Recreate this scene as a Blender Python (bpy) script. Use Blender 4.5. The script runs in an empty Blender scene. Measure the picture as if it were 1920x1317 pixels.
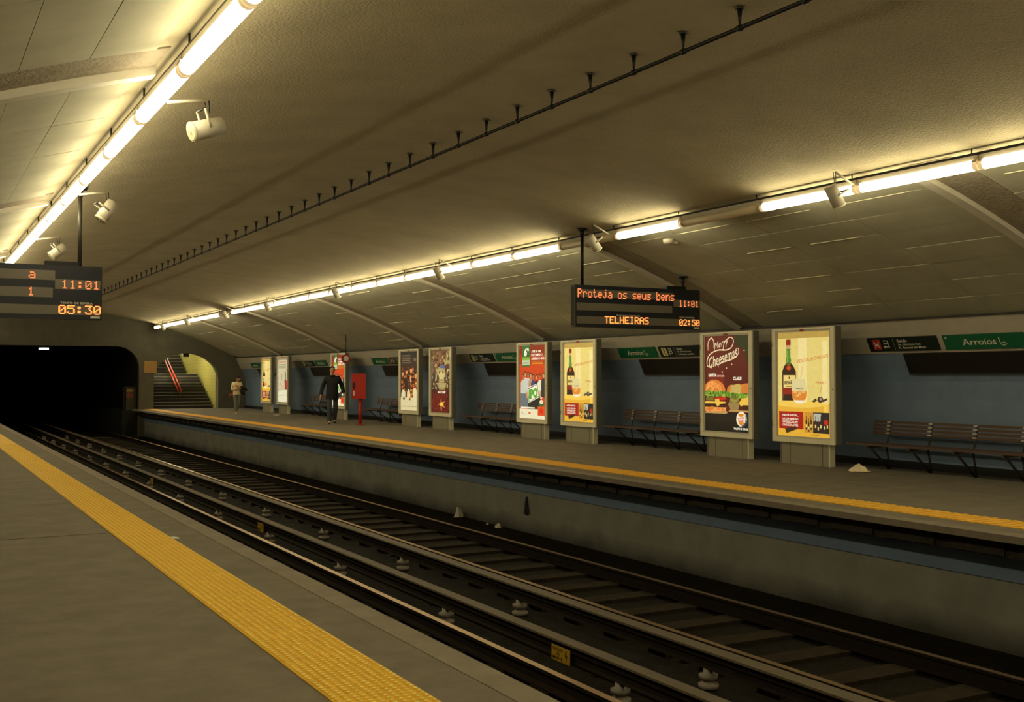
import bpy, bmesh, math, random
from mathutils import Vector, Matrix
random.seed(7)
PI = math.pi
S = bpy.context.scene
COL = S.collection

# ------------------------------------------------------------------ camera, world, exposure
cam = bpy.data.cameras.new('camera'); camo = bpy.data.objects.new('camera', cam); COL.objects.link(camo)
EYE = 1.45
F = 2060.0
YAW = math.atan(1135 / F)
cam.sensor_width = 36.0; cam.lens = 36.0 * F / 1920; cam.clip_end = 300; cam.clip_start = 0.05
camo.location = (0, 0, EYE)
camo.rotation_euler = (PI / 2 + math.atan(48.5 / F), 0, -YAW)
S.camera = camo
w = bpy.data.worlds.new('world'); S.world = w; w.use_nodes = True
w.node_tree.nodes['Background'].inputs[0].default_value = (0.02, 0.02, 0.025, 1)
w.node_tree.nodes['Background'].inputs[1].default_value = 0.1
S.view_settings.view_transform = 'Standard'; S.view_settings.look = 'None'
S.view_settings.exposure = 1.0; S.view_settings.gamma = 1.0; S.view_settings.use_curve_mapping = False
TUBE_E = 10.0
TUBE_COL = (1.0, 0.87, 0.52)
PY0, PY1 = -8.0, 51.0            # station box along the track
CX = 5.68                        # vault centre line
XL, XR = 1.68, 9.67              # the two light lines

# ------------------------------------------------------------------ materials
MATS = {}
def lin(c):
    return tuple(((x / 12.92) if x <= 0.04045 else ((x + 0.055) / 1.055) ** 2.4) for x in [v / 255 for v in c])
def mat(name, rgb, rough=0.6, metal=0.0, noise=0.0, nscale=8.0, bump=0.0, bscale=40.0, emit=None, es=0.0, coat=0.0, detail=6.0, stretch=None, spec=0.5):
    if name in MATS: return MATS[name]
    m = bpy.data.materials.new(name); m.use_nodes = True; nt = m.node_tree; b = nt.nodes['Principled BSDF']
    col = lin(rgb)
    b.inputs['Base Color'].default_value = (*col, 1)
    b.inputs['Roughness'].default_value = rough; b.inputs['Metallic'].default_value = metal
    b.inputs['Coat Weight'].default_value = coat
    b.inputs['Specular IOR Level'].default_value = spec
    if emit:
        b.inputs['Emission Color'].default_value = (*emit, 1); b.inputs['Emission Strength'].default_value = es
    if noise or bump:
        tc = nt.nodes.new('ShaderNodeTexCoord'); vec = tc.outputs['Object']
        if stretch:
            mp = nt.nodes.new('ShaderNodeMapping'); mp.inputs['Scale'].default_value = stretch
            nt.links.new(vec, mp.inputs['Vector']); vec = mp.outputs[0]
    if noise:
        n = nt.nodes.new('ShaderNodeTexNoise'); n.inputs['Scale'].default_value = nscale; n.inputs['Detail'].default_value = detail
        n.inputs['Roughness'].default_value = 0.65
        nt.links.new(vec, n.inputs['Vector'])
        r = nt.nodes.new('ShaderNodeValToRGB')
        r.color_ramp.elements[0].position = 0.3; r.color_ramp.elements[1].position = 0.7
        r.color_ramp.elements[0].color = (*[c * (1 - noise) for c in col], 1)
        r.color_ramp.elements[1].color = (*[min(1, c * (1 + noise)) for c in col], 1)
        nt.links.new(n.outputs['Fac'], r.inputs['Fac']); nt.links.new(r.outputs[0], b.inputs['Base Color'])
    if bump:
        n2 = nt.nodes.new('ShaderNodeTexNoise'); n2.inputs['Scale'].default_value = bscale; n2.inputs['Detail'].default_value = 4
        nt.links.new(vec, n2.inputs['Vector'])
        bp = nt.nodes.new('ShaderNodeBump'); bp.inputs['Strength'].default_value = 1.0; bp.inputs['Distance'].default_value = bump
        nt.links.new(n2.outputs['Fac'], bp.inputs['Height']); nt.links.new(bp.outputs[0], b.inputs['Normal'])
    MATS[name] = m
    return m
def glow(name, rgb, es=1.0):
    """printed poster colour on a backlit sheet"""
    c = lin(rgb)
    key = 'print_' + name
    if key in MATS: return MATS[key]
    m = mat(key, rgb, rough=0.5, noise=0.08, nscale=16, emit=c, es=es * POSTER_E)
    nt = m.node_tree; b = nt.nodes['Principled BSDF']
    nt.links.new(b.inputs['Base Color'].links[0].from_socket, b.inputs['Emission Color'])
    return m
POSTER_E = 0.36

M_plaster = mat('rough_plaster', (186, 174, 144), 0.9, noise=0.12, nscale=1.2, bump=0.009, bscale=42)
M_panel = mat('vault_panel', (176, 172, 150), 0.9, noise=0.10, nscale=2.0, bump=0.004, bscale=3)
M_seam = mat('seam_glint', (214, 204, 170), 0.6)  # pale colour standing in for light on panel edges
M_band = mat('rib_cement', (150, 138, 118), 0.9, noise=0.2, nscale=6, bump=0.01, bscale=30)
M_white = mat('white_metal', (205, 198, 180), 0.4, noise=0.05, nscale=5)
M_housing = mat('lamp_housing', (190, 180, 160), 0.45)
M_dark = mat('dark_metal', (30, 28, 26), 0.5, metal=0.3)
M_floor = mat('platform_asphalt', (124, 116, 102), 0.85, spec=0.25, noise=0.18, nscale=3.0, bump=0.003, bscale=120)
M_kerb = mat('platform_kerb', (134, 124, 108), 0.8, noise=0.15, nscale=4, bump=0.003, bscale=60)
M_yellow = mat('tactile_yellow', (240, 190, 38), 0.6, noise=0.08, nscale=7)
M_orange = mat('tactile_yellow_far', (255, 196, 70), 0.6, noise=0.08, nscale=7)
M_stud = mat('stud_top', (255, 232, 140), 0.45)  # stud tops paler than the strip
M_blue = mat('blue_wall_paint', (110, 129, 156), 0.6, noise=0.10, nscale=3, bump=0.004, bscale=50)
M_grey = mat('grey_wall_paint', (170, 162, 146), 0.7, noise=0.08, nscale=3, bump=0.004, bscale=50)
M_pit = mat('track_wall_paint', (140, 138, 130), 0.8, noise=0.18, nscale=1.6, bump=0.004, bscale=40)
M_brown = mat('brown_beam_shade', (44, 36, 26), 0.85, noise=0.35, nscale=9, bump=0.02, bscale=14)  # dark brown beam, shade under the overhang put into its colour
M_bed = mat('oily_track_bed', (34, 30, 24), 0.75, spec=0.08, noise=0.45, nscale=3.5, bump=0.03, bscale=22)
M_sleeper = mat('sleeper', (50, 43, 32), 0.8, spec=0.1, noise=0.3, nscale=7, bump=0.01, bscale=30)
M_rail = mat('rail_steel_side', (34, 26, 20), 0.8, spec=0.15, noise=0.2, nscale=20)
M_railtop = mat('rail_steel_top', (214, 184, 146), 0.30, metal=1.0)
M_cover = mat('third_rail_cover', (100, 88, 70), 0.55, noise=0.15, nscale=6)
M_insul = mat('insulator_ceramic', (138, 128, 116), 0.4, noise=0.1, nscale=20)
M_end = mat('end_wall_grey', (96, 92, 78), 0.85, noise=0.15, nscale=2.5, bump=0.006, bscale=30)
M_tunnel = mat('tunnel_dark', (34, 31, 26), 0.9, noise=0.3, nscale=2, bump=0.02, bscale=10)  # near-black base colour for the tunnel lining
M_frame = mat('poster_frame', (244, 236, 206), 0.4, noise=0.03, nscale=5)
M_boxside = mat('poster_box_side', (120, 116, 102), 0.5)
M_post = mat('poster_post', (150, 142, 122), 0.5, noise=0.06, nscale=4)
M_wood = mat('bench_wood', (88, 66, 52), 0.5, noise=0.25, nscale=10, stretch=(1, 8, 8))
M_iron = mat('bench_iron', (74, 70, 62), 0.5, metal=0.4)
M_signbox = mat('sign_black', (26, 29, 42), 0.45)
M_led_win = mat('led_window', (112, 106, 94), 0.4)
M_led = mat('led_orange', (150, 60, 30), 0.5, emit=(1.0, 0.20, 0.06), es=0.9)
M_led2 = mat('led_amber', (160, 80, 30), 0.5, emit=(1.0, 0.22, 0.045), es=1.3)
M_txt = mat('sign_white', (214, 210, 196), 0.5)
M_green = mat('sign_green', (12, 92, 58), 0.45)
M_blk = mat('sign_dark_green', (14, 30, 24), 0.45)
M_redpic = mat('sign_red', (170, 50, 38), 0.5)
M_yelpic = mat('sign_pale', (206, 198, 130), 0.5)
M_darkpanel = mat('dark_panel', (24, 20, 18), 0.5, noise=0.2, nscale=6)
M_red = mat('phone_red', (200, 44, 24), 0.4)
M_paper = mat('paper', (226, 220, 205), 0.8)
M_skin = mat('skin', (206, 150, 114), 0.6)
M_hair = mat('hair', (30, 22, 18), 0.8)

def tubemat(name, strength, col):
    m = bpy.data.materials.new(name); m.use_nodes = True; nt = m.node_tree
    nt.nodes.remove(nt.nodes['Principled BSDF'])
    e = nt.nodes.new('ShaderNodeEmission'); e.inputs[0].default_value = (*col, 1); e.inputs[1].default_value = strength
    nt.links.new(e.outputs[0], nt.nodes['Material Output'].inputs[0]); return m
M_tube = tubemat('lit_tube', TUBE_E, TUBE_COL)
M_stairlamp = tubemat('stair_lamp', 90, (1.0, 0.93, 0.6))
M_tunlamp = tubemat('tunnel_lamp', 6, (1.0, 0.95, 0.8))
M_capglow = mat('end_cap_glow', (236, 214, 160), 0.5, emit=(1.0, 0.72, 0.36), es=0.30)  # weak emission stands in for tube light passing through the end caps
M_tubeoff = mat('unlit_tube', (226, 208, 176), 0.35)

def glassmat():
    m = bpy.data.materials.new('pane_glass'); m.use_nodes = True; nt = m.node_tree
    nt.nodes.remove(nt.nodes['Principled BSDF'])
    t = nt.nodes.new('ShaderNodeBsdfTransparent'); g = nt.nodes.new('ShaderNodeBsdfGlossy'); g.inputs['Roughness'].default_value = 0.05
    x = nt.nodes.new('ShaderNodeMixShader'); x.inputs[0].default_value = 0.04
    nt.links.new(t.outputs[0], x.inputs[1]); nt.links.new(g.outputs[0], x.inputs[2]); nt.links.new(x.outputs[0], nt.nodes['Material Output'].inputs[0])
    return m
M_glass = glassmat()

def tilemat():
    m = mat('yellow_tiles', (226, 214, 120), 0.3); nt = m.node_tree; b = nt.nodes['Principled BSDF']
    tc = nt.nodes.new('ShaderNodeTexCoord'); mp = nt.nodes.new('ShaderNodeMapping'); mp.inputs['Rotation'].default_value = (0, PI / 2, 0)
    sx = nt.nodes.new('ShaderNodeSeparateXYZ'); cx = nt.nodes.new('ShaderNodeCombineXYZ')
    nt.links.new(tc.outputs['Object'], sx.inputs[0]); nt.links.new(sx.outputs[1], cx.inputs[0]); nt.links.new(sx.outputs[2], cx.inputs[1])
    br = nt.nodes.new('ShaderNodeTexBrick'); br.offset = 0; br.inputs['Scale'].default_value = 1
    br.inputs['Brick Width'].default_value = 0.15; br.inputs['Row Height'].default_value = 0.15; br.inputs['Mortar Size'].default_value = 0.006
    c = lin((226, 214, 120)); br.inputs['Color1'].default_value = (*c, 1); br.inputs['Color2'].default_value = (*[k * 0.92 for k in c], 1)
    br.inputs['Mortar'].default_value = (*[k * 0.6 for k in c], 1)
    nt.links.new(cx.outputs[0], br.inputs['Vector']); nt.links.new(br.outputs[0], b.inputs['Base Color']); return m
M_tile = tilemat()

def darken_foot(m, z0, z1, dark=0.25):
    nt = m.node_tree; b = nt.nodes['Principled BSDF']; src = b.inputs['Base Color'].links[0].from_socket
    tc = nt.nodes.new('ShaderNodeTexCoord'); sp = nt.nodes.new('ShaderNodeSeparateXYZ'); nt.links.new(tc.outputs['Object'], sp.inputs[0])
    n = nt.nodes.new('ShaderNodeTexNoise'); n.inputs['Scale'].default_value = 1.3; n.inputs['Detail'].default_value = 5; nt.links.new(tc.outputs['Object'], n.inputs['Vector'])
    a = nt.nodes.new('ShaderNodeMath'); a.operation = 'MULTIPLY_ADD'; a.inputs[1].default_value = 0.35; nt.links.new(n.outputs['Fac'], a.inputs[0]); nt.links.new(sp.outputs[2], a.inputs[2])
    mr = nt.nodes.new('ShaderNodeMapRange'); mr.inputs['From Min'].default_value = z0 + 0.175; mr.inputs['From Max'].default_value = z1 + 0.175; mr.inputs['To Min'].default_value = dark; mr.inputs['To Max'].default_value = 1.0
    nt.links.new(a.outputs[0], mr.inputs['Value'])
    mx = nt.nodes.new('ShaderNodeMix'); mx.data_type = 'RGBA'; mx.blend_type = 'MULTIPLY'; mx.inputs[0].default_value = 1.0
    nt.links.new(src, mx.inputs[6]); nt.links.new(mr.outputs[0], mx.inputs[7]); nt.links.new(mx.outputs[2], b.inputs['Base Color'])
darken_foot(M_pit, -1.22, -0.92)  # track wall colour darkens unevenly towards its foot

# ------------------------------------------------------------------ mesh helper
class MB:
    def __init__(s): s.v = []; s.f = []; s.mi = []; s.sm = []; s.mats = []
    def _m(s, m):
        if m not in s.mats: s.mats.append(m)
        return s.mats.index(m)
    def face(s, idx, m, smooth=False): s.f.append(idx); s.mi.append(s._m(m)); s.sm.append(smooth)
    def poly(s, pts, m):
        n = len(s.v); s.v += [tuple(p) for p in pts]; s.face(list(range(n, n + len(pts))), m)
    def box(s, x0, x1, y0, y1, z0, z1, m, M=None):
        n = len(s.v)
        p = [(x, y, z) for x in (x0, x1) for y in (y0, y1) for z in (z0, z1)]
        if M: p = [tuple(M @ Vector(q)) for q in p]
        s.v += p
        for q in ((0, 1, 3, 2), (4, 6, 7, 5), (0, 4, 5, 1), (2, 3, 7, 6), (0, 2, 6, 4), (1, 5, 7, 3)): s.face([n + i for i in q], m)
        return s
    def cyl(s, p0, p1, r0, m, r1=None, n=12, smooth=True, caps=True, capm=None):
        if r1 is None: r1 = r0
        p0 = Vector(p0); p1 = Vector(p1); d = (p1 - p0).normalized()
        a = d.orthogonal().normalized(); b = d.cross(a)
        k = len(s.v)
        for p, r in ((p0, r0), (p1, r1)):
            for i in range(n):
                t = 2 * PI * i / n; s.v.append(tuple(p + a * (r * math.cos(t)) + b * (r * math.sin(t))))
        for i in range(n):
            j = (i + 1) % n; s.face([k + i, k + j, k + n + j, k + n + i], m, smooth)
        if caps:
            s.face([k + i for i in reversed(range(n))], capm or m); s.face([k + n + i for i in range(n)], capm or m)
        return s
    def tube(s, pts, r, m, n=8):
        for a, b in zip(pts, pts[1:]): s.cyl(a, b, r, m, n=n)
        return s
    def lathe(s, prof, c, m, n=16, axis='z'):
        k = len(s.v); c = Vector(c)
        for r, h in prof:
            for i in range(n):
                t = 2 * PI * i / n; q = (r * math.cos(t), r * math.sin(t), h)
                if axis == 'y': q = (q[0], q[2], q[1])
                s.v.append(tuple(c + Vector(q)))
        for a in range(len(prof) - 1):
            for i in range(n):
                j = (i + 1) % n; s.face([k + a * n + i, k + a * n + j, k + (a + 1) * n + j, k + (a + 1) * n + i], m, True)
        s.face([k + i for i in reversed(range(n))], m); s.face([k + (len(prof) - 1) * n + i for i in range(n)], m)
        return s
    def ball(s, c, r, m, n=14, k=10):
        prof = []
        for i in range(1, k): t = PI * i / k; prof.append((math.sin(t), -math.cos(t)))
        st = len(s.v); s.lathe(prof, (0, 0, 0), m, n)
        for i in range(st, len(s.v)):
            q = s.v[i]; s.v[i] = (c[0] + q[0] * r[0], c[1] + q[1] * r[1], c[2] + q[2] * r[2])
        return s
    def prism(s, pts, y0, y1, m):
        """profile in xz extruded along y"""
        n = len(pts); k = len(s.v)
        s.v += [(x, y0, z) for x, z in pts] + [(x, y1, z) for x, z in pts]
        for i in range(n):
            j = (i + 1) % n; s.face([k + i, k + j, k + n + j, k + n + i], m)
        s.face([k + i for i in reversed(range(n))], m); s.face([k + n + i for i in range(n)], m); return s
    def add(s, me, M, m):
        k = len(s.v); s.v += [tuple(M @ v.co) for v in me.vertices]
        for p in me.polygons: s.face([k + i for i in p.vertices], m, p.use_smooth)
        return s
    def build(s, name, parent=None, loc=None, rz=0.0, fix=True):
        me = bpy.data.meshes.new(name); me.from_pydata(s.v, [], s.f)
        for m in s.mats: me.materials.append(m)
        me.polygons.foreach_set('material_index', s.mi); me.polygons.foreach_set('use_smooth', s.sm)
        me.update()
        if fix:
            bm = bmesh.new(); bm.from_mesh(me); bmesh.ops.recalc_face_normals(bm, faces=bm.faces); bm.to_mesh(me); bm.free()
        o = bpy.data.objects.new(name, me); COL.objects.link(o)
        if parent: o.parent = parent
        if loc is not None: o.location = loc
        o.rotation_euler.z = rz
        return o

def tag(o, label, cat, group=None, kind=None):
    o['label'] = label; o['category'] = cat
    if group: o['group'] = group
    if kind: o['kind'] = kind
    return o
def struct(o): o['kind'] = 'structure'; return o
def thing(name, label, cat, loc, rz=0.0, group=None):
    o = bpy.data.objects.new(name, None); o.empty_display_size = 0.1; COL.objects.link(o); o.location = loc; o.rotation_euler.z = rz
    return tag(o, label, cat, group)
def dup(root, loc, rz=None, label=None, group=None):
    def cp(o, par):
        c = o.copy(); COL.objects.link(c)
        if par: c.parent = par
        for ch in o.children: cp(ch, c)
        return c
    r = cp(root, None); r.location = loc
    if rz is not None: r.rotation_euler.z = rz
    if label: r['label'] = label
    if group: r['group'] = group
    return r
def ordw(n):
    return ['zeroth', 'first', 'second', 'third', 'fourth', 'fifth', 'sixth', 'seventh', 'eighth', 'ninth', 'tenth', 'eleventh', 'twelfth', 'thirteenth', 'fourteenth', 'fifteenth', 'sixteenth', 'seventeenth', 'eighteenth', 'nineteenth', 'twentieth', 'twenty-first', 'twenty-second', 'twenty-third', 'twenty-fourth', 'twenty-fifth', 'twenty-sixth', 'twenty-seventh', 'twenty-eighth', 'twenty-ninth', 'thirtieth', 'thirty-first', 'thirty-second', 'thirty-third', 'thirty-fourth', 'thirty-fifth'][n]

# curves -> mesh (text and shapes with holes)
_tc = {}
def conv(cu):
    o = bpy.data.objects.new('tmp', cu); COL.objects.link(o)
    dg = bpy.context.evaluated_depsgraph_get(); me = bpy.data.meshes.new_from_object(o.evaluated_get(dg))
    bpy.data.objects.remove(o); bpy.data.curves.remove(cu); return me
def textmesh(s, bold=0.0, shear=0.0):
    k = (s, bold, shear)
    if k in _tc: return _tc[k]
    cu = bpy.data.curves.new('txt', 'FONT'); cu.body = s; cu.offset = bold; cu.shear = shear; cu.resolution_u = 3; cu.space_line = 0.95
    _tc[k] = conv(cu); return _tc[k]
def shape2d(loops, ext):
    cu = bpy.data.curves.new('shp', 'CURVE'); cu.dimensions = '2D'; cu.fill_mode = 'BOTH'; cu.extrude = ext
    for lp in loops:
        sp = cu.splines.new('POLY'); sp.points.add(len(lp) - 1)
        for p, (x, y) in zip(sp.points, lp): p.co = (x, y, 0, 1)
        sp.use_cyclic_u = True
    return conv(cu)

class Canvas:
    """flat printed layers on a sheet facing local -y; u right, v down, both 0..1"""
    def __init__(s, w, h, z0=0.0, y=0.0, mb=None, step=0.0006):
        s.w = w; s.h = h; s.z0 = z0; s.y = y; s.mb = mb or MB(); s.k = 0; s.step = step
    def P(s, u, v): return ((u - 0.5) * s.w, s.y - s.step * s.k, s.z0 + (1 - v) * s.h)
    def poly(s, uv, m): s.k += 1; s.mb.poly([s.P(*q) for q in uv], m)
    def rect(s, u0, v0, u1, v1, m): s.poly([(u0, v1), (u1, v1), (u1, v0), (u0, v0)], m)
    def ell(s, cu, cv, ru, rv, m, n=20, rot=0.0):
        pts = []
        for i in range(n):
            t = 2 * PI * i / n; x = math.cos(t) * ru * s.w; y = math.sin(t) * rv * s.h
            x, y = x * math.cos(rot) - y * math.sin(rot), x * math.sin(rot) + y * math.cos(rot)
            pts.append((cu + x / s.w, cv + y / s.h))
        s.poly(pts[::-1], m)
    def mottle(s, u0, v0, u1, v1, ms, n, r0, r1, seed=1):
        rnd = random.Random(seed)
        for _ in range(n):
            u = rnd.uniform(u0, u1); v = rnd.uniform(v0, v1); r = rnd.uniform(r0, r1)
            s.k -= 0.9; s.ell(min(max(u, r * 1.3), 1 - r * 1.3), v, r, r * rnd.uniform(0.3, 0.9), rnd.choice(ms), 7, rnd.uniform(0, 3))
    def line(s, pts, wd, m, w1=None):
        """stroke; wd in metres"""
        P = [Vector((u * s.w, -v * s.h)) for u, v in pts]; L = []; R = []; n = len(P)
        for i, p in enumerate(P):
            d = (P[min(i + 1, n - 1)] - P[max(i - 1, 0)]).normalized(); q = Vector((-d.y, d.x))
            ww = wd if w1 is None else wd + (w1 - wd) * abs(2 * i / (n - 1) - 1)
            L.append(p + q * ww / 2); R.append(p - q * ww / 2)
        s.k += 1
        for i in range(n - 1):
            s.mb.poly([s.P(a.x / s.w, -a.y / s.h) for a in (L[i], R[i], R[i + 1], L[i + 1])], m)
    def text(s, t, u0, v0, u1, v1, m, bold=0.0, shear=0.0, rot=0.0):
        me = textmesh(t, bold, shear); s.k += 1
        xs = [v.co.x for v in me.vertices]; ys = [v.co.y for v in me.vertices]
        if not xs: return
        ax, bx, ay, by = min(xs), max(xs), min(ys), max(ys)
        W = (u1 - u0) * s.w; H = (v1 - v0) * s.h; c, sn = math.cos(rot), math.sin(rot)
        cx, cz = ((u0 + u1) / 2 - 0.5) * s.w, s.z0 + (1 - (v0 + v1) / 2) * s.h
        n = len(s.mb.v)
        for v in me.vertices:
            x = ((v.co.x - ax) / (bx - ax) - 0.5) * W; z = ((v.co.y - ay) / (by - ay) - 0.5) * H
            s.mb.v.append((cx + x * c - z * sn, s.y - s.step * s.k, cz + x * sn + z * c))
        for p in me.polygons: s.mb.face([n + i for i in p.vertices], m)

def rrect(x0, y0, x1, y1, r, n=6):
    pts = []
    for cx, cy, a in ((x1 - r, y1 - r, 0), (x0 + r, y1 - r, PI / 2), (x0 + r, y0 + r, PI), (x1 - r, y0 + r, 1.5 * PI)):
        for i in range(n + 1):
            t = a + PI / 2 * i / n; pts.append((cx + r * math.cos(t), cy + r * math.sin(t)))
    return pts

# ------------------------------------------------------------------ the setting
def vz(x): return 4.35 - 0.0332 * (x - CX) ** 2
XJ = 13.42; XJL = 2 * CX - XJ
inner = [(XJL + (XJ - XJL) * i / 60, vz(XJL + (XJ - XJL) * i / 60)) for i in range(61)]
# plaster part of the vault
prof = [p for p in inner if XL - 0.12 <= p[0] <= XR + 0.12]
mb = MB(); 
def sheet(mb, pr, y0, y1, m, th=0.25, smooth=True):
    k = len(mb.v); n = len(pr)
    for y in (y0, y1):
        mb.v += [(x, y, z) for x, z in pr] + [(x, y, z + th) for x, z in pr]
    for i in range(n - 1):
        mb.face([k + i, k + i + 1, k + 2 * n + i + 1, k + 2 * n + i], m, smooth)
        mb.face([k + n + i, k + n + i + 1, k + 3 * n + i + 1, k + 3 * n + i], m, smooth)
    for a in (0, n - 1): mb.face([k + a, k + n + a, k + 3 * n + a, k + 2 * n + a], m)
sheet(mb, inner, PY0, PY1, M_plaster)
struct(mb.build('ceiling', fix=False))
# smooth panels of the haunches
RIB0, RIBP = 8.65, 7.1
ribs = [RIB0 + RIBP * k for k in range(-2, 6)]        # far edge of each cement band
def panel_field(side, name):
    mb = MB(); rows = 8
    xa, xb = (XR + 0.16, XJ - 0.01) if side > 0 else (XL - 0.16, XJL + 0.01)
    joints = []
    for k in range(-2, 6):
        far = RIB0 + RIBP * k; st = far; en = min(far + RIBP - 0.7, PY1)
        if k == -2: st = PY0
        n = max(1, round((en - st) / 1.6)); joints += [(st + (en - st) * i / n, st + (en - st) * (i + 1) / n) for i in range(n)]
    for (y0, y1) in joints:
        if y1 <= y0: continue
        for r in range(rows):
            x0 = xa + (xb - xa) * r / rows; x1 = xa + (xb - xa) * (r + 1) / rows
            g = 0.002 * (1 if x1 > x0 else -1); x0 += g; x1 -= g
            d = [0.020 + random.uniform(-0.004, 0.004) for _ in range(4)]
            a = [(x0, y0 + 0.004, vz(x0) - d[0]), (x1, y0 + 0.006, vz(x1) - d[1]), (x1, y1 - 0.006, vz(x1) - d[2]), (x0, y1 - 0.006, vz(x0) - d[3])]
            b = [(p[0], p[1], vz(p[0]) - 0.001) for p in a]
            n = len(mb.v); mb.v += a + b
            for q in ((0, 1, 2, 3), (0, 4, 5, 1), (1, 5, 6, 2), (2, 6, 7, 3), (3, 7, 4, 0), (4, 7, 6, 5)): mb.face([n + i for i in q], M_panel)
            if random.random() < 0.33 and r > 0 and side > 0:
                ya = y0 + random.uniform(0, 0.5); yb = min(y1, ya + random.uniform(0.6, 1.6)); zz = vz(x0) - 0.027
                mb.box(min(x0, x0 - g * 1.5), max(x0, x0 - g * 1.5), ya, yb, zz, zz + 0.012, M_seam)  # pale strips paint the light caught along panel edges
    return struct(mb.build(name))
panel_field(1, 'ceiling_panels_right'); panel_field(-1, 'ceiling_panels_left')
# cement bands with a white conduit at their far edge
tn = 0
for far in ribs:
    for side in (1, -1):
        xa, xb = (XR + 0.06, XJ - 0.015) if side > 0 else (XL - 0.06, XJL + 0.015)
        tn += 1; mb = MB(); N = 14
        for i in range(N):
            x0 = xa + (xb - xa) * i / N; x1 = xa + (xb - xa) * (i + 1) / N
            for (ya, yb, dp, m) in ((far - 0.69, far - 0.14, 0.012, M_band), (far - 0.15, far - 0.005, 0.075, M_white)):
                n = len(mb.v)
                mb.v += [(x0, ya, vz(x0) - 0.0005), (x1, ya, vz(x1) - 0.0005), (x1, yb, vz(x1) - 0.0005), (x0, yb, vz(x0) - 0.0005),
                         (x0, ya, vz(x0) - dp), (x1, ya, vz(x1) - dp), (x1, yb, vz(x1) - dp), (x0, yb, vz(x0) - dp)]
                for q in ((0, 1, 2, 3), (4, 5, 6, 7), (0, 1, 5, 4), (2, 3, 7, 6)) + (((0, 3, 7, 4),) if i == 0 else ()) + (((1, 2, 6, 5),) if i == N - 1 else ()):
                    mb.face([n + j for j in q], m)
        struct(mb.build('trim_%d' % tn))

# right and left walls (curved haunch foot, blue dado)
wp = [(13.42, 2.345), (13.55, 2.07), (13.68, 1.82), (13.80, 1.58), (13.87, 1.38), (13.9, 1.1), (13.9, 0.0)]
def wall(name, sgn, offx):
    mb = MB(); X = lambda x: x if sgn > 0 else 2 * CX - x
    for (a, b) in zip(wp, wp[1:]):
        m = M_grey if b[1] >= 1.81 else M_blue
        o = -0.02 if m is M_grey else 0.0
        mb.prism([(X(a[0] + o), a[1]), (X(b[0] + o), b[1]), (X(14.3), b[1]), (X(14.3), a[1])], PY0, PY1, m)
    return struct(mb.build(name))
wall('wall_right', 1, 0); wall('wall_left', -1, 0)
mb = MB(); mb.box(13.36, 13.41, PY0, PY1, 2.325, 2.345, M_dark); struct(mb.build('trim_30'))
mb = MB(); mb.box(13.84, 13.9, PY0, PY1, 0.0, 0.12, M_dark); struct(mb.build('baseboard_right'))
# back wall behind the camera
mb = MB(); mb.prism(inner + [(14.3, 2.3), (14.3, -1.4), (-2.95, -1.4), (-2.95, 2.3)], PY0 - 0.3, PY0, M_end); struct(mb.build('wall_back'))

# platforms
PE, FE = 2.56, 8.80
mb = MB()
mb.box(-2.54, PE, PY0, PY1, -0.16, -0.0, M_floor)
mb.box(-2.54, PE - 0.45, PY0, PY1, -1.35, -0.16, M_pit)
struct(mb.build('floor'))
mb = MB(); mb.box(PE - 0.16, PE + 0.004, PY0, PY1, -0.158, 0.004, M_kerb); struct(mb.build('trim_31'))
mb = MB()
mb.box(FE, 13.9, PY0, PY1, -0.065, 0.0, M_floor)
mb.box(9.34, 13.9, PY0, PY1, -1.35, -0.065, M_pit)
struct(mb.build('floor_right'))
mb = MB(); mb.box(FE - 0.004, FE + 0.2, PY0, PY1, -0.063, 0.004, M_kerb); struct(mb.build('trim_32'))
mb = MB(); mb.box(9.02, 9.34, PY0, PY1, -0.24, -0.066, M_brown)
y = PY0 + 0.4
while y < PY1: mb.box(8.985, 9.06, y, y + 0.62, -0.225, -0.07, M_brown); y += 0.8
struct(mb.build('trim_33'))
mb = MB(); mb.box(9.318, 9.34, PY0, PY1, -0.52, -0.24, M_blue); struct(mb.build('trim_34'))
mb = MB(); mb.box(PE - 0.46, 9.345, PY0, 90, -1.5, -1.22, M_bed)
struct(mb.build('track_bed'))
# a thin expansion joint across the near platform
mb = MB(); mb.box(-2.5, 1.66, 10.77, 10.782, -0.001, 0.0012, M_rail); struct(mb.build('trim_35'))

# end wall with the tunnel mouth and the stair arch
outer = [(p[0], p[1]) for p in inner] + [(14.3, 2.3), (14.3, -1.5), (-2.9, -1.5), (-2.9, 2.3)]
portal = []
X0, X1, ZT, r = 2.5, 9.10, 2.80, 0.95
for (cx, cz, a) in ((X1 - r, ZT - r, 0), (X0 + r, ZT - r, PI / 2)):
    for i in range(9): t = a + PI / 2 * i / 8; portal.append((cx + r * math.cos(t), cz + r * math.sin(t)))
portal += [(X0, -1.219), (X1, -1.219)]
AX, AH, ASP, AT = 11.17, 1.44, 1.33, 2.52
arch = [(AX + AH, 0.001)] + [(AX + AH * math.cos(PI * i / 24), ASP + (AT - ASP) * math.sin(PI * i / 24)) for i in range(25)] + [(AX - AH, 0.001)]
me = shape2d([outer, portal, arch], 0.175)
Mx = Matrix(((1, 0, 0, 0), (0, 0, -1, PY1 + 0.175), (0, 1, 0, 0), (0, 0, 0, 1)))
mb = MB(); mb.add(me, Mx, M_end); struct(mb.build('wall_end'))
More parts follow.
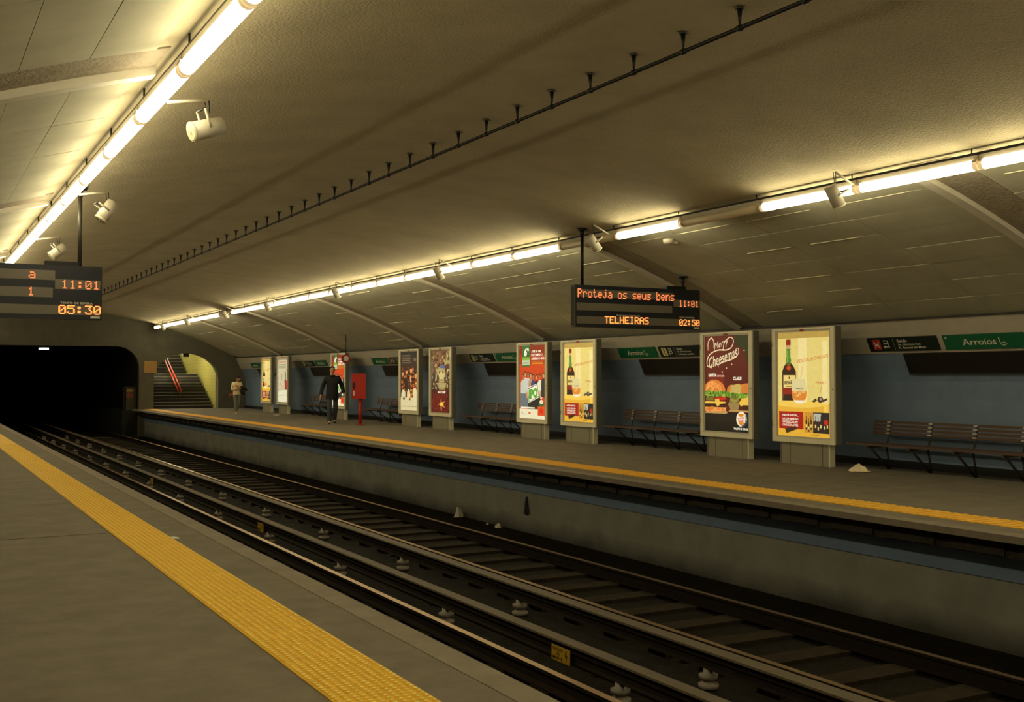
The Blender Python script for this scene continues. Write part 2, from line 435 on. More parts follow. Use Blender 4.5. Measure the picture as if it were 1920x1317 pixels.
# tunnel beyond
mb = MB()
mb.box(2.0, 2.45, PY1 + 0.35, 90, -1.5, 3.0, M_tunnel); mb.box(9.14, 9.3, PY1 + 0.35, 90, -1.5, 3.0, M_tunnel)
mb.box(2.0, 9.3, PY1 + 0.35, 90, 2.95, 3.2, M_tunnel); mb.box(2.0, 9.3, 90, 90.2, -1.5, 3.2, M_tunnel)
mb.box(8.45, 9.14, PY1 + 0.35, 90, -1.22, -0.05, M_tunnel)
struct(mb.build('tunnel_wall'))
# stairs
mb = MB(); st = mat('stair_stone', (42, 38, 34), 0.7, noise=0.2, nscale=8); nose = mat('stair_nosing', (150, 144, 120), 0.6)
z = 0.0; yy = PY1 + 0.4; SX0, SX1 = AX - AH, AX + AH - 0.04; SS = SX1 - 0.12
mb.box(SX0, SX1, PY1 + 0.35, 62.2, -0.1, -0.0, M_floor)
for i in range(11):
    mb.box(SX0, SS, yy, 57.3, z, z + 0.145, st); z += 0.145
    mb.box(SX0, SS, yy - 0.02, yy + 0.05, z - 0.012, z + 0.006, nose); yy += 0.3
yy = 57.0
for i in range(14):
    mb.box(SX0, SS, yy, 62.2, z, z + 0.16, st); z += 0.16
    mb.box(SX0, SS, yy - 0.02, yy + 0.05, z - 0.012, z + 0.006, nose); yy += 0.28
mb.box(SX0, SS, 54.4, 57.0, 1.595, 1.601, nose)
struct(mb.build('staircase'))
mb = MB(); mb.box(SX1, SX1 + 0.4, PY1 + 0.35, 62.2, -0.1, 6.3, M_tile); mb.box(SX0 - 0.4, SX0, PY1 + 0.35, 62.2, -0.1, 6.3, M_end)
mb.box(SX0 - 0.4, SX1 + 0.4, 62.2, 62.4, -0.1, 6.3, M_tile); 
struct(mb.build('stairwell_wall'))
mb = MB(); mb.prism([(0, 0), (1, 0), (1, 0.2), (0, 0.2)], 0, 1, M_end)
mb = MB(); a = (PY1 + 0.35, 2.75); b = (62.2, 6.1)
for xs in ((SX0 - 0.4, SX1 + 0.4),):
    n = len(mb.v); mb.v += [(x, y, z + d) for x in xs for (y, z) in (a, (54.6, 2.9), b) for d in (0, 0.2)]
    for q in ((0, 2, 8, 6), (2, 4, 10, 8), (1, 3, 9, 7), (3, 5, 11, 9), (0, 1, 7, 6), (4, 5, 11, 10), (0, 2, 3, 1), (2, 4, 5, 3), (6, 8, 9, 7), (8, 10, 11, 9)): mb.face([n + i for i in q], M_end)
struct(mb.build('stairwell_ceiling'))

# ------------------------------------------------------------------ light lines
def lamp_proto(lit):
    r = thing('fluorescent_lamp', 'x', 'ceiling light', (0, 0, 0))
    m = MB(); m.box(-0.028, 0.028, 0.0, 1.63, 0.05, 0.10, M_housing); m.build('housing', r)
    m = MB(); m.cyl((0, 0.05, 0), (0, 1.58, 0), 0.056, M_tube if lit else M_tubeoff, n=16); m.build('tube', r)
    for (a, b) in ((0.0, 0.05), (1.58, 1.63)):
        m = MB(); m.cyl((0, a, 0), (0, b, 0), 0.057, M_capglow if lit else M_housing, n=16); m.box(-0.05, 0.05, a, b, 0.0, 0.046, M_housing); m.build('end_cap', r)
    return r
PITCH = 1.65
LZ_R, LZ_L = 3.64, 3.60
lit0 = lamp_proto(True); off0 = lamp_proto(False); used = {True: False, False: False}
def put_lamp(x, y, z, lit, label, group):
    p = lit0 if lit else off0
    if not used[lit]: p.location = (x, y, z); p['label'] = label; p['group'] = group; used[lit] = True; return p
    return dup(p, (x, y, z), None, label, group)
B0 = 7.56
k0 = -9; nvis = 0; offs = {2, 4, 18}
for k in range(k0, 27):
    y = B0 + PITCH * k
    if y + PITCH > PY1 or y < PY0: continue
    lit = k not in offs
    if y > 4.5: nvis += 1; lab = '%s fluorescent tube in the far platform light line, %s from the right edge' % ('lit' if lit else 'unlit', ordw(nvis))
    else: lab = 'lit fluorescent tube of the far platform line beyond the picture edge'
    if k == 2: lab = 'unlit grey tube right of the hanging display, between two lit tubes'
    if k == 4: lab = 'unlit grey tube behind the pole of the hanging display'
    if k == 18: lab = 'unlit tube near the far end of the light line'
    put_lamp(XR, y, LZ_R, lit, lab, 'tubes of the far platform light line')
nvis = 0
for k in range(-9, 27):
    y = 7.78 + PITCH * k
    if y + PITCH > PY1 or y < PY0: continue
    if 4.5 < y < 26: nvis += 1; lab = 'lit fluorescent tube in the near platform light line, %s from the top edge' % ordw(nvis)
    else: lab = 'lit fluorescent tube of the near platform line outside the picture'
    put_lamp(XL, y, LZ_L, True, lab, 'tubes of the near platform light line')
for (x, z, s, nm) in ((XR, LZ_R, -1, 'far'), (XL, LZ_L, 1, 'near')):
    m = MB(); m.box(x - 0.018, x + 0.018, PY0, PY1 - 0.02, z + 0.101, z + 0.13, M_dark)
    yy = PY0 + 0.8
    while yy < PY1:
        m.cyl((x, yy, z + 0.11), (x, yy, vz(x) - 0.002), 0.008, M_dark, n=6); yy += 1.65
    tag(m.build('cable_rail'), 'dark cable rail running above the %s platform light line' % nm, 'cable rail')

# speakers on arms off the light lines
def speaker(x, y, z, s, label, d):
    """s: direction of the arm (+1 towards +x)"""
    r = thing('loudspeaker', label, 'loudspeaker', (x, y, z), 0, 'white cylinder loudspeakers along the light lines')
    za, zb, cz = (0.03, 0.16, -0.12) if s < 0 else (-0.01, 0.04, -0.185)
    m = MB(); m.cyl((s * 0.072, 0, za), (s * 0.37, 0, zb), 0.013, M_white, n=8); m.build('arm', r)
    ax = s * 0.38; top = zb
    m = MB(); m.cyl((ax - 0.02, 0, top), (ax + 0.0, 0.0, cz + 0.13), 0.005, M_dark, n=6); m.cyl((ax + 0.015, 0, top), (ax + 0.02, 0, cz + 0.13), 0.005, M_dark, n=6); m.build('wire', r)
    d = Vector(d).normalized(); c = Vector((ax, 0, cz))
    side = d.cross(Vector((0, 0, 1))).normalized(); up = side.cross(d).normalized()
    m = MB(); m.cyl(c - d * 0.13, c + d * 0.13, 0.075, M_white, n=20); m.cyl(c + d * 0.12, c + d * 0.135, 0.079, M_frame, n=20); bo = m.build('body', r)
    m = MB(); m.cyl(c + d * 0.135, c + d * 0.140, 0.068, M_frame, n=20); m.cyl(c + d * 0.138, c + d * 0.146, 0.014, M_paper, n=10); m.build('grille', bo)
    m = MB()
    for e in (-1, 1): 
        p = c + side * (e * 0.08); q = c + side * (e * 0.08) + up * 0.15
        m.cyl(p, q, 0.010, M_white, n=6)
    m.cyl(c + side * -0.08 + up * 0.15, c + side * 0.08 + up * 0.15, 0.010, M_dark, n=6)
    m.build('bracket', r)
    return r
sy = [9.2, 14.25, 19.9, 25.9, 31.8, 36.7, 42.4, 46.9]
refs = ['in front of the lit tube near the right edge', 'beside the pole of the orange-text hanging display', 'first one left of the orange-text hanging display', 'above the two middle posters', 'above the walking man', 'next to the unlit tube near the far end', 'second last towards the stairs', 'last before the end wall']
for i, y in enumerate(sy):
    speaker(XR, y, LZ_R, -1, 'white loudspeaker on far light line, ' + refs[i], (0.45, -0.1, -0.85) if i != 1 else (0.62, 0.0, -0.75))
refl = ['largest, at the upper left, facing the platform', 'second, above the left hanging display', 'third, just over the left display']
for i, y in enumerate([8.75, 13.7, 18.5]):
    speaker(XL, y, LZ_L, 1, 'white loudspeaker on near light line, ' + refl[i], [(-0.95, -0.16, -0.32), (-0.55, -0.1, -0.8), (-0.75, -0.1, -0.6)][i])

# overhead cable with hangers
r = thing('overhead_cable', 'black cable on small hangers along the middle of the vault', 'cable', (CX, 0, vz(CX)))
hy = [4.47 + 0.715 * i for i in range(65)]
m = MB(); m.cyl((0, PY0, -0.17), (0, PY1 - 0.02, -0.17), 0.017, M_dark, n=10); m.build('cable', r)
hm = None
for i, y in enumerate(hy):
    if hm is None:
        m = MB(); m.cyl((0, 0, 0), (0, 0, -0.02), 0.035, M_iron, n=10); m.cyl((0, 0, -0.02), (0, 0, -0.15), 0.022, M_dark, r1=0.008, n=10)
        m.cyl((0, -0.02, -0.17), (0, 0.02, -0.17), 0.026, M_dark, n=10)
        for a in (-1, 1): m.cyl((0, 0, -0.006), (a * 0.06, 0, -0.010), 0.003, M_iron, n=5); m.cyl((0, 0, -0.006), (0, a * 0.06, -0.010), 0.003, M_iron, n=5)
        hm = m.build('hanger', r, (0, y, 0))
    else:
        c = hm.copy(); COL.objects.link(c); c.location = (0, y, 0)

# ------------------------------------------------------------------ tactile strips
def tactile(name, x0, x1, bumps, m, label):
    r = thing(name, label, 'tactile strip', ((x0 + x1) / 2, 0, 0))
    hw = (x1 - x0) / 2
    b = MB(); b.box(-hw, hw, PY0, PY1 - 0.05, 0.0, 0.006, m); b.build('strip', r)
    b = MB()
    if bumps:
        nx = 10; p = 2 * hw / nx; y = 3.0
        while y < 26:
            for i in range(nx):
                x = -hw + p * (i + 0.5); k = len(b.v)
                for rr, h in ((0.015, 0.006), (0.010, 0.014)):
                    for q in range(8): t = PI / 4 * q; b.v.append((x + rr * math.cos(t), y + rr * math.sin(t), h))
                for q in range(8): j = (q + 1) % 8; b.face([k + q, k + j, k + 8 + j, k + 8 + q], m, True)
                b.face([k + 8 + q for q in range(8)], M_stud)
            y += p
        o = b.build('stud_field', r, fix=False)
    else:
        y = 3.0
        while y < 50.5:
            b.box(-hw, hw, y, y + 0.05, 0.005, 0.012, m); y += 0.12
        o = b.build('ridge_field', r)
    return r
tactile('tactile_strip', 1.675, 2.10, True, M_yellow, 'yellow studded tactile strip along the near platform edge')
tactile('tactile_strip', 9.30, 9.76, False, M_orange, 'orange-yellow ribbed tactile strip along the far platform edge')

# ------------------------------------------------------------------ track
def railprof(): return [(-0.07, 0), (0.07, 0), (0.07, 0.012), (0.012, 0.03), (0.012, 0.11), (0.035, 0.12), (0.035, 0.148), (-0.035, 0.148), (-0.035, 0.12), (-0.012, 0.11), (-0.012, 0.03), (-0.07, 0.012)]
SZ = -1.22
for (x, lab) in ((3.34, 'steel rail of the near track closest to the near platform'), (4.78, 'bright steel rail of the near track, left of the near third rail'),
                 (6.60, 'steel rail of the far track beside the middle third rail cover'), (8.04, 'thin bright steel rail of the far track nearest the far platform')):
    r = thing('rail', lab, 'rail', (x, 0, SZ + 0.04))
    b = MB(); b.prism(railprof(), PY0, 88, M_rail); b.build('rail_body', r)
    b = MB(); b.box(-0.034, 0.034, PY0, 88, 0.148, 0.151, M_railtop); b.build('running_surface', r)
sl0 = None
def sleeper(cx, y, label, group):
    global sl0
    if sl0 is None:
        b = MB(); b.box(-0.97, 0.97, -0.14, 0.14, -0.005, 0.038, M_sleeper)
        for s in (-0.72, 0.72):
            b.box(s - 0.15, s + 0.15, -0.09, 0.09, 0.038, 0.0395, M_rail)
        sl0 = b.build('sleeper'); o = sl0
    else: o = sl0.copy(); COL.objects.link(o)
    o.location = (cx, y, SZ); return tag(o, label, 'sleeper', group)
for i in range(62):
    y = 2.4 + 0.78 * i
    sleeper(7.32, y, 'dark sleeper crossing under the two rails of the far track', 'sleepers of the far track')
for i in range(62):
    y = 2.4 + 0.78 * i
    sleeper(4.06, y + 0.2, 'dark sleeper crossing under the two rails of the near track', 'sleepers of the near track')
def third(x, lab, cover_w):
    r = thing('third_rail', lab, 'third rail', (x, 0, SZ))
    b = MB(); b.prism([(-cover_w / 2, 0.325), (cover_w / 2, 0.325), (cover_w / 2, 0.345), (-cover_w / 2, 0.345)], PY0, 88, M_cover)
    b.box(cover_w / 2 - 0.015, cover_w / 2, PY0, 88, 0.22, 0.326, M_cover); cv = b.build('cover', r)
    b = MB(); b.prism([(-0.04, 0.18), (0.04, 0.18), (0.015, 0.2), (0.015, 0.25), (0.035, 0.26), (0.035, 0.29), (-0.035, 0.29), (-0.035, 0.26), (-0.015, 0.25), (-0.015, 0.2)], PY0, 88, M_rail); b.build('conductor_rail', r)
    ip = None; bp_ = None
    for i in range(-1, 13):
        y = 10.78 + 3.3 * i
        if ip is None:
            b = MB(); b.lathe([(0.05, 0.0), (0.085, 0.01), (0.09, 0.045), (0.05, 0.06), (0.05, 0.08), (0.08, 0.09), (0.085, 0.125), (0.045, 0.14), (0.045, 0.178)], (0, 0, 0), M_insul, 16)
            ip = b.build('insulator', r, (-0.0, y, 0.0))
            b = MB(); b.box(0.045, 0.065, -0.03, 0.03, 0.14, 0.326, M_rail); b.box(-0.04, 0.06, -0.03, 0.03, 0.14, 0.155, M_rail); bp_ = b.build('cover_bracket', cv, (0, y + 0.35, 0))
        else:
            c = ip.copy(); COL.objects.link(c); c.location = (-0.0, y, 0.0)
            c = bp_.copy(); COL.objects.link(c); c.location = (0, y + 0.35, 0)
third(5.13, 'third rail under a grey cover board beside the near track', 0.13)
third(6.04, 'third rail under a grey cover board beside the far track', 0.15)
b = MB(); b.cyl((5.48, PY0, SZ + 0.03), (5.48, 88, SZ + 0.03), 0.03, M_cover, n=8)
tag(b.build('track_cable'), 'grey cable lying on the track bed between the two third rails', 'cable')
# danger boards
def dboard(y, label, full):
    yel = mat('danger_yellow', (196, 158, 40), 0.5); bk = mat('danger_black', (30, 24, 14), 0.5)
    r = thing('warning_sign', label, 'sign', (5.05, y, SZ + 0.235), -PI / 2, 'yellow warning boards on the third rail')
    b = MB(); b.box(-0.15, 0.15, -0.004, 0.004, -0.065, 0.065, yel); b.build('board', r)
    c = Canvas(0.30, 0.13, -0.065, -0.0045)
    c.text('PERIGO', 0.08, 0.10, 0.64, 0.34, bk, 0.02); c.text('DE', 0.26, 0.42, 0.46, 0.60, bk, 0.02); c.text('MORTE', 0.08, 0.68, 0.62, 0.90, bk, 0.02)
    c.poly([(0.80, 0.12), (0.76, 0.52), (0.84, 0.50), (0.80, 0.9), (0.90, 0.42), (0.82, 0.44), (0.86, 0.12)], bk)
    c.mb.build('lettering', r)
    b = MB(); b.box(-0.01, 0.01, 0.004, 0.013, 0.02, 0.05, M_rail); b.build('clip', r)
dboard(8.28, 'yellow warning board with lightning bolt on the third rail, nearest one', 1)
dboard(17.6, 'small yellow warning board on the third rail, second one', 1)
dboard(26.6, 'tiny yellow warning board on the third rail, farthest one', 1)

# ------------------------------------------------------------------ posters
PW, PH = 1.20, 1.76
def art_liquor(c, plain=False):
    g = lambda n, rgb, e=1.0: glow(n, rgb, e)
    bgt = g('cream', (232, 214, 128), 1.0); c.rect(0, 0, 1, 1, bgt)
    c.rect(0, 0, 1, 0.06, g('ochre', (190, 160, 80)))
    c.rect(0, 0.68, 1, 1, g('gold', (232, 182, 60)))
    c.ell(0.42, 0.69, 0.5, 0.035, g('gold2', (246, 208, 92)))
    c.rect(0.40, 0.06, 0.56, 0.68, g('pale', (244, 228, 160))); c.rect(0.86, 0.10, 0.95, 0.68, g('pale', (244, 228, 160)))  # pale bands paint the brighter streaks of the tubes behind the sheet
    c.rect(0.88, 0.68, 0.96, 0.77, g('gold2', (246, 208, 92)))  # right tube streak painted on over the gold
    db = g('bottle_dark', (58, 34, 18)); gr = g('bottle_green', (88, 140, 48)); rd = g('cap_red', (150, 34, 22)); lb = g('label', (238, 216, 132))
    c.rect(0.165, 0.07, 0.255, 0.125, rd); c.rect(0.165, 0.125, 0.25, 0.165, g('neck_band', (206, 168, 124))); c.rect(0.16, 0.16, 0.255, 0.168, g('bottle_green', (88, 140, 48)))
    c.poly([(0.17, 0.165), (0.245, 0.165), (0.25, 0.24), (0.265, 0.27), (0.25, 0.30), (0.175, 0.30), (0.155, 0.27), (0.17, 0.24)][::-1], gr)
    c.poly([(0.175, 0.29), (0.25, 0.29), (0.31, 0.33), (0.355, 0.38), (0.36, 0.66), (0.085, 0.66), (0.085, 0.38), (0.12, 0.33)][::-1], db)
    c.rect(0.10, 0.40, 0.118, 0.64, g('bottle_shine', (120, 76, 40))); c.rect(0.185, 0.18, 0.197, 0.29, g('green_shine', (150, 190, 96))); c.poly([(0.175, 0.29), (0.25, 0.29), (0.255, 0.32), (0.17, 0.32)][::-1], g('bottle_green2', (96, 104, 40)))
    c.ell(0.215, 0.345, 0.045, 0.022, g('seal', (206, 70, 30))); c.rect(0.11, 0.415, 0.345, 0.535, lb)
    c.rect(0.09, 0.54, 0.355, 0.60, g('label_red', (150, 40, 26)))
    c.text('BEIRÃO', 0.13, 0.465, 0.33, 0.505, g('ink', (60, 34, 18)), 0.03); c.ell(0.225, 0.44, 0.015, 0.012, rd)
    c.rect(0.15, 0.52, 0.31, 0.526, g('ink', (60, 34, 18)))
    # tumbler
    c.poly([(0.29, 0.45), (0.53, 0.45), (0.57, 0.55), (0.545, 0.65), (0.50, 0.685), (0.34, 0.685), (0.29, 0.64), (0.27, 0.55)][::-1], g('tumbler', (226, 214, 158)))
    c.poly([(0.275, 0.57), (0.565, 0.57), (0.55, 0.635), (0.50, 0.66), (0.34, 0.66), (0.29, 0.635)][::-1], g('liqueur', (226, 140, 52)))
    c.poly([(0.32, 0.655), (0.52, 0.655), (0.49, 0.682), (0.35, 0.682)][::-1], g('white', (250, 246, 225)))
    for (u, v) in ((0.34, 0.575), (0.43, 0.59), (0.50, 0.575), (0.39, 0.61)): c.rect(u - 0.03, v - 0.012, u + 0.03, v + 0.012, g('ice', (240, 190, 110)))
    c.text('BEIRÃO', 0.36, 0.535, 0.50, 0.552, g('ink', (60, 34, 18)), 0.02)
    red = g('brick', (176, 78, 36))
    c.text('APETECE-ME UM CHOCOLATE', 0.37, 0.245, 0.97, 0.275, red, 0.0, 0, 0.12)
    c.line([(0.50, 0.30), (0.45, 0.445)], 0.006, red); c.line([(0.845, 0.51), (0.81, 0.60)], 0.006, red)
    c.text('MESMO', 0.74, 0.475, 0.92, 0.498, red, 0.0, 0, -0.05)
    ch = g('choc', (70, 44, 28))
    c.poly([(0.66, 0.66), (0.73, 0.635), (0.76, 0.65), (0.70, 0.675)][::-1], ch); c.ell(0.82, 0.645, 0.055, 0.028, ch); c.poly([(0.86, 0.65), (0.94, 0.628), (0.95, 0.645), (0.87, 0.668)][::-1], ch)
    c.ell(0.825, 0.64, 0.022, 0.014, g('grey', (170, 160, 140))); c.ell(0.70, 0.655, 0.02, 0.008, g('green_leaf', (110, 120, 50)))
    # bottom strip
    c.poly([(0.02, 0.765), (0.50, 0.765), (0.50, 0.93), (0.02, 0.93)][::-1], g('crimson', (170, 34, 24)))
    for i, (t, e) in enumerate((('NESTE NATAL,', 0.40), ('LICOR BEIRÃO', 0.40), ('OFERECE-LHE', 0.39), ('CHOCOLATES.', 0.40))):
        c.text(t, 0.09, 0.79 + 0.031 * i, e, 0.812 + 0.031 * i, g('white', (250, 246, 225)), 0.03)
    c.rect(0.515, 0.765, 0.67, 0.96, g('amber', (206, 150, 50))); c.rect(0.68, 0.765, 0.985, 0.96, g('night', (46, 42, 40)))
    c.rect(0.69, 0.775, 0.83, 0.85, g('mist', (186, 190, 176)))
    for (u, v) in ((0.555, 0.93), (0.60, 0.95), (0.645, 0.93), (0.73, 0.93), (0.78, 0.95), (0.83, 0.93), (0.90, 0.94), (0.95, 0.93)):
        c.rect(u - 0.014, v - 0.09, u + 0.014, v, ch); c.rect(u - 0.005, v - 0.13, u + 0.005, v - 0.09, ch); c.rect(u - 0.012, v - 0.05, u + 0.012, v - 0.02, lb)
    c.ell(0.925, 0.855, 0.04, 0.026, g('crimson2', (200, 44, 30))); c.poly([(0.14, 0.93), (0.36, 0.905), (0.38, 0.93), (0.17, 0.975)][::-1], ch)
    c.rect(0.64, 0.975, 0.80, 0.979, ch)
def art_burger(c):
    g = glow
    c.rect(0, 0, 1, 1, g('maroon', (92, 30, 20))); c.rect(0, 0.0, 0.45, 0.45, g('maroon2', (100, 34, 22)))
    c.rect(0.10, 0.40, 0.44, 0.62, g('maroon3', (124, 38, 22))); c.rect(0, 0.80, 1, 1, g('black', (32, 26, 20)))
    for (u, v, r) in ((0.80, 0.05, 0.12), (0.9, 0.08, 0.12), (0.96, 0.17, 0.07), (0.97, 0.25, 0.05)): c.ell(u, v, r, r * 0.6, g('pine', (46, 50, 22)))
    for (u, v) in ((0.90, 0.16), (0.5, 0.34), (0.4, 0.38), (0.15, 0.33), (0.62, 0.30)): c.ell(u, v, 0.014, 0.009, g('star', (230, 190, 140)))
    W = g('script', (244, 228, 190))
    c.text('Merry', 0.20, 0.045, 0.56, 0.135, W, 0.0, 0.45, 0.28)
    c.text('Cheesemas', 0.07, 0.17, 0.76, 0.285, W, 0.006, 0.45, 0.26)
    def arc(p, n=14):
        # Catmull-Rom through control points
        P = [p[0]] + p + [p[-1]]; out = []
        for i in range(1, len(P) - 2):
            for k in range(n):
                t = k / n; a, b, d, e = P[i - 1], P[i], P[i + 1], P[i + 2]
                out.append(tuple(0.5 * ((2 * b[j]) + (-a[j] + d[j]) * t + (2 * a[j] - 5 * b[j] + 4 * d[j] - e[j]) * t * t + (-a[j] + 3 * b[j] - 3 * d[j] + e[j]) * t ** 3) for j in (0, 1)))
        return out + [p[-1]]
    c.line(arc([(0.07, 0.15), (0.07, 0.07), (0.14, 0.02), (0.20, 0.05), (0.21, 0.13)]), 0.022, W, 0.012)
    c.line(arc([(0.42, 0.155), (0.46, 0.07), (0.58, 0.02), (0.66, 0.05), (0.62, 0.12), (0.5, 0.15), (0.30, 0.15), (0.12, 0.19), (0.05, 0.25), (0.05, 0.31), (0.12, 0.325), (0.18, 0.28)]), 0.022, W, 0.014)
    c.line(arc([(0.70, 0.15), (0.77, 0.14), (0.76, 0.20), (0.62, 0.25), (0.40, 0.28), (0.31, 0.31), (0.32, 0.33)]), 0.018, W, 0.008)
    wh = g('white', (250, 246, 225))
    c.text('SANTA', 0.08, 0.395, 0.26, 0.43, wh, 0.05); c.text('COM BACON', 0.28, 0.412, 0.45, 0.43, wh, 0.0); c.text('CLAUS', 0.65, 0.43, 0.84, 0.465, wh, 0.05)
    bun = g('bun', (214, 128, 52)); bun2 = g('bun_light', (236, 164, 84)); let = g('lettuce', (108, 150, 40)); let2 = g('lettuce2', (160, 186, 70))
    tom = g('tomato', (196, 48, 24)); pat = g('patty', (64, 34, 20)); ches = g('cheese', (240, 196, 80)); pick = g('pickle', (120, 116, 44))
    def half(cu, cv, ru, rv, m): c.poly([(max(0.0, min(1.0, cu - ru * math.cos(PI * i / 16))), cv - rv * math.sin(PI * i / 16)) for i in range(17)], m)
    # right burger behind
    c.poly([(0.50, 0.60), (0.52, 0.54), (0.60, 0.51), (0.70, 0.52), (0.72, 0.60)][::-1], bun); c.poly([(0.82, 0.60), (0.82, 0.51), (0.9, 0.50), (1.0, 0.495), (1.0, 0.60)][::-1], bun)
    c.poly([(0.58, 0.62), (0.60, 0.52), (0.78, 0.50), (0.84, 0.52), (0.82, 0.60), (0.80, 0.62)][::-1], g('toast', (202, 176, 96)))
    random.seed(3)
    for i in range(22): c.ell(0.52 + 0.48 * i / 21 - 0.01, 0.625 + random.uniform(-0.02, 0.02), 0.035, 0.016, let if i % 2 else let2)
    c.poly([(0.78, 0.70), (0.85, 0.65), (1, 0.64), (1, 0.74), (0.82, 0.73)][::-1], ches); c.rect(0.86, 0.72, 1, 0.77, pat)
    c.mottle(0.02, 0.47, 0.42, 0.57, [bun, bun2], 50, 0.01, 0.03, 2) if False else None
    # pickle bag
    for i in range(4): c.ell(0.66 + 0.01 * i, 0.72 - 0.028 * i, 0.12 - 0.012 * i, 0.03, pick if i % 2 else g('pickle2', (160, 146, 70)))
    c.poly([(0.54, 0.70), (0.80, 0.70), (0.76, 0.785), (0.60, 0.785)][::-1], g('cup', (158, 132, 78)))
    # left burger
    c.poly([(0.0, 0.745), (0.50, 0.745), (0.48, 0.79), (0.40, 0.80), (0.05, 0.80), (0.0, 0.79)][::-1], bun2)
    c.poly([(0.0, 0.71), (0.49, 0.715), (0.49, 0.75), (0.0, 0.75)][::-1], pat)
    c.poly([(0.0, 0.69), (0.48, 0.69), (0.48, 0.705), (0.36, 0.715), (0.30, 0.745), (0.24, 0.71), (0, 0.712)][::-1], ches)
    c.rect(0.02, 0.645, 0.20, 0.68, pick)
    c.ell(0.40, 0.655, 0.10, 0.022, tom); c.ell(0.29, 0.665, 0.08, 0.018, tom)
    c.poly([(0.23, 0.67), (0.33, 0.66), (0.35, 0.70), (0.27, 0.73)][::-1], ches)
    half(0.22, 0.585, 0.26, 0.125, bun); half(0.18, 0.575, 0.16, 0.10, bun2)
    for i in range(24): c.ell(0.02 + 0.50 * i / 23, 0.60 + random.uniform(-0.015, 0.02), 0.035, 0.02, let if i % 2 else let2)
    c.mottle(0.06, 0.50, 0.36, 0.57, [bun, bun2, g('bun3', (226, 146, 68))], 40, 0.012, 0.035, 2); c.mottle(0.02, 0.76, 0.46, 0.79, [bun, bun2], 20, 0.012, 0.035, 2)
    c.mottle(0.03, 0.585, 0.5, 0.63, [let, let2, g('lettuce3', (70, 110, 30))], 60, 0.010, 0.028, 8); c.mottle(0.55, 0.60, 0.97, 0.645, [let, let2, g('lettuce3', (70, 110, 30))], 45, 0.010, 0.028, 9)
    for i in range(14): c.ell(0.06 + 0.3 * random.random(), 0.49 + 0.06 * random.random(), 0.006, 0.004, g('sesame', (246, 214, 150)))
    c.poly([(0.0, 0.80), (0.50, 0.785), (0.54, 0.80), (0.50, 0.815), (0.0, 0.815)][::-1], g('paper', (190, 150, 90)))
    c.rect(0.56, 0.775, 1, 0.79, g('paper', (190, 150, 90)))
    random.seed(7)
    # round bun logo
    c.ell(0.845, 0.865, 0.115, 0.077, wh, 24); c.ell(0.87, 0.873, 0.082, 0.066, g('logo_blue', (60, 70, 92)), 24); c.ell(0.84, 0.863, 0.095, 0.066, wh, 24)
    c.ell(0.835, 0.822, 0.062, 0.018, g('logo_bun', (226, 140, 40))); c.ell(0.845, 0.905, 0.062, 0.018, g('logo_bun', (226, 140, 40)))
    lr = g('logo_red', (206, 50, 26)); c.text('BURGER', 0.765, 0.842, 0.915, 0.862, lr, 0.03, 0, 0.1); c.text('KING', 0.775, 0.866, 0.915, 0.892, lr, 0.04, 0, 0.1)
    c.text('TASTE IS KING', 0.67, 0.953, 0.985, 0.975, wh, 0.04)
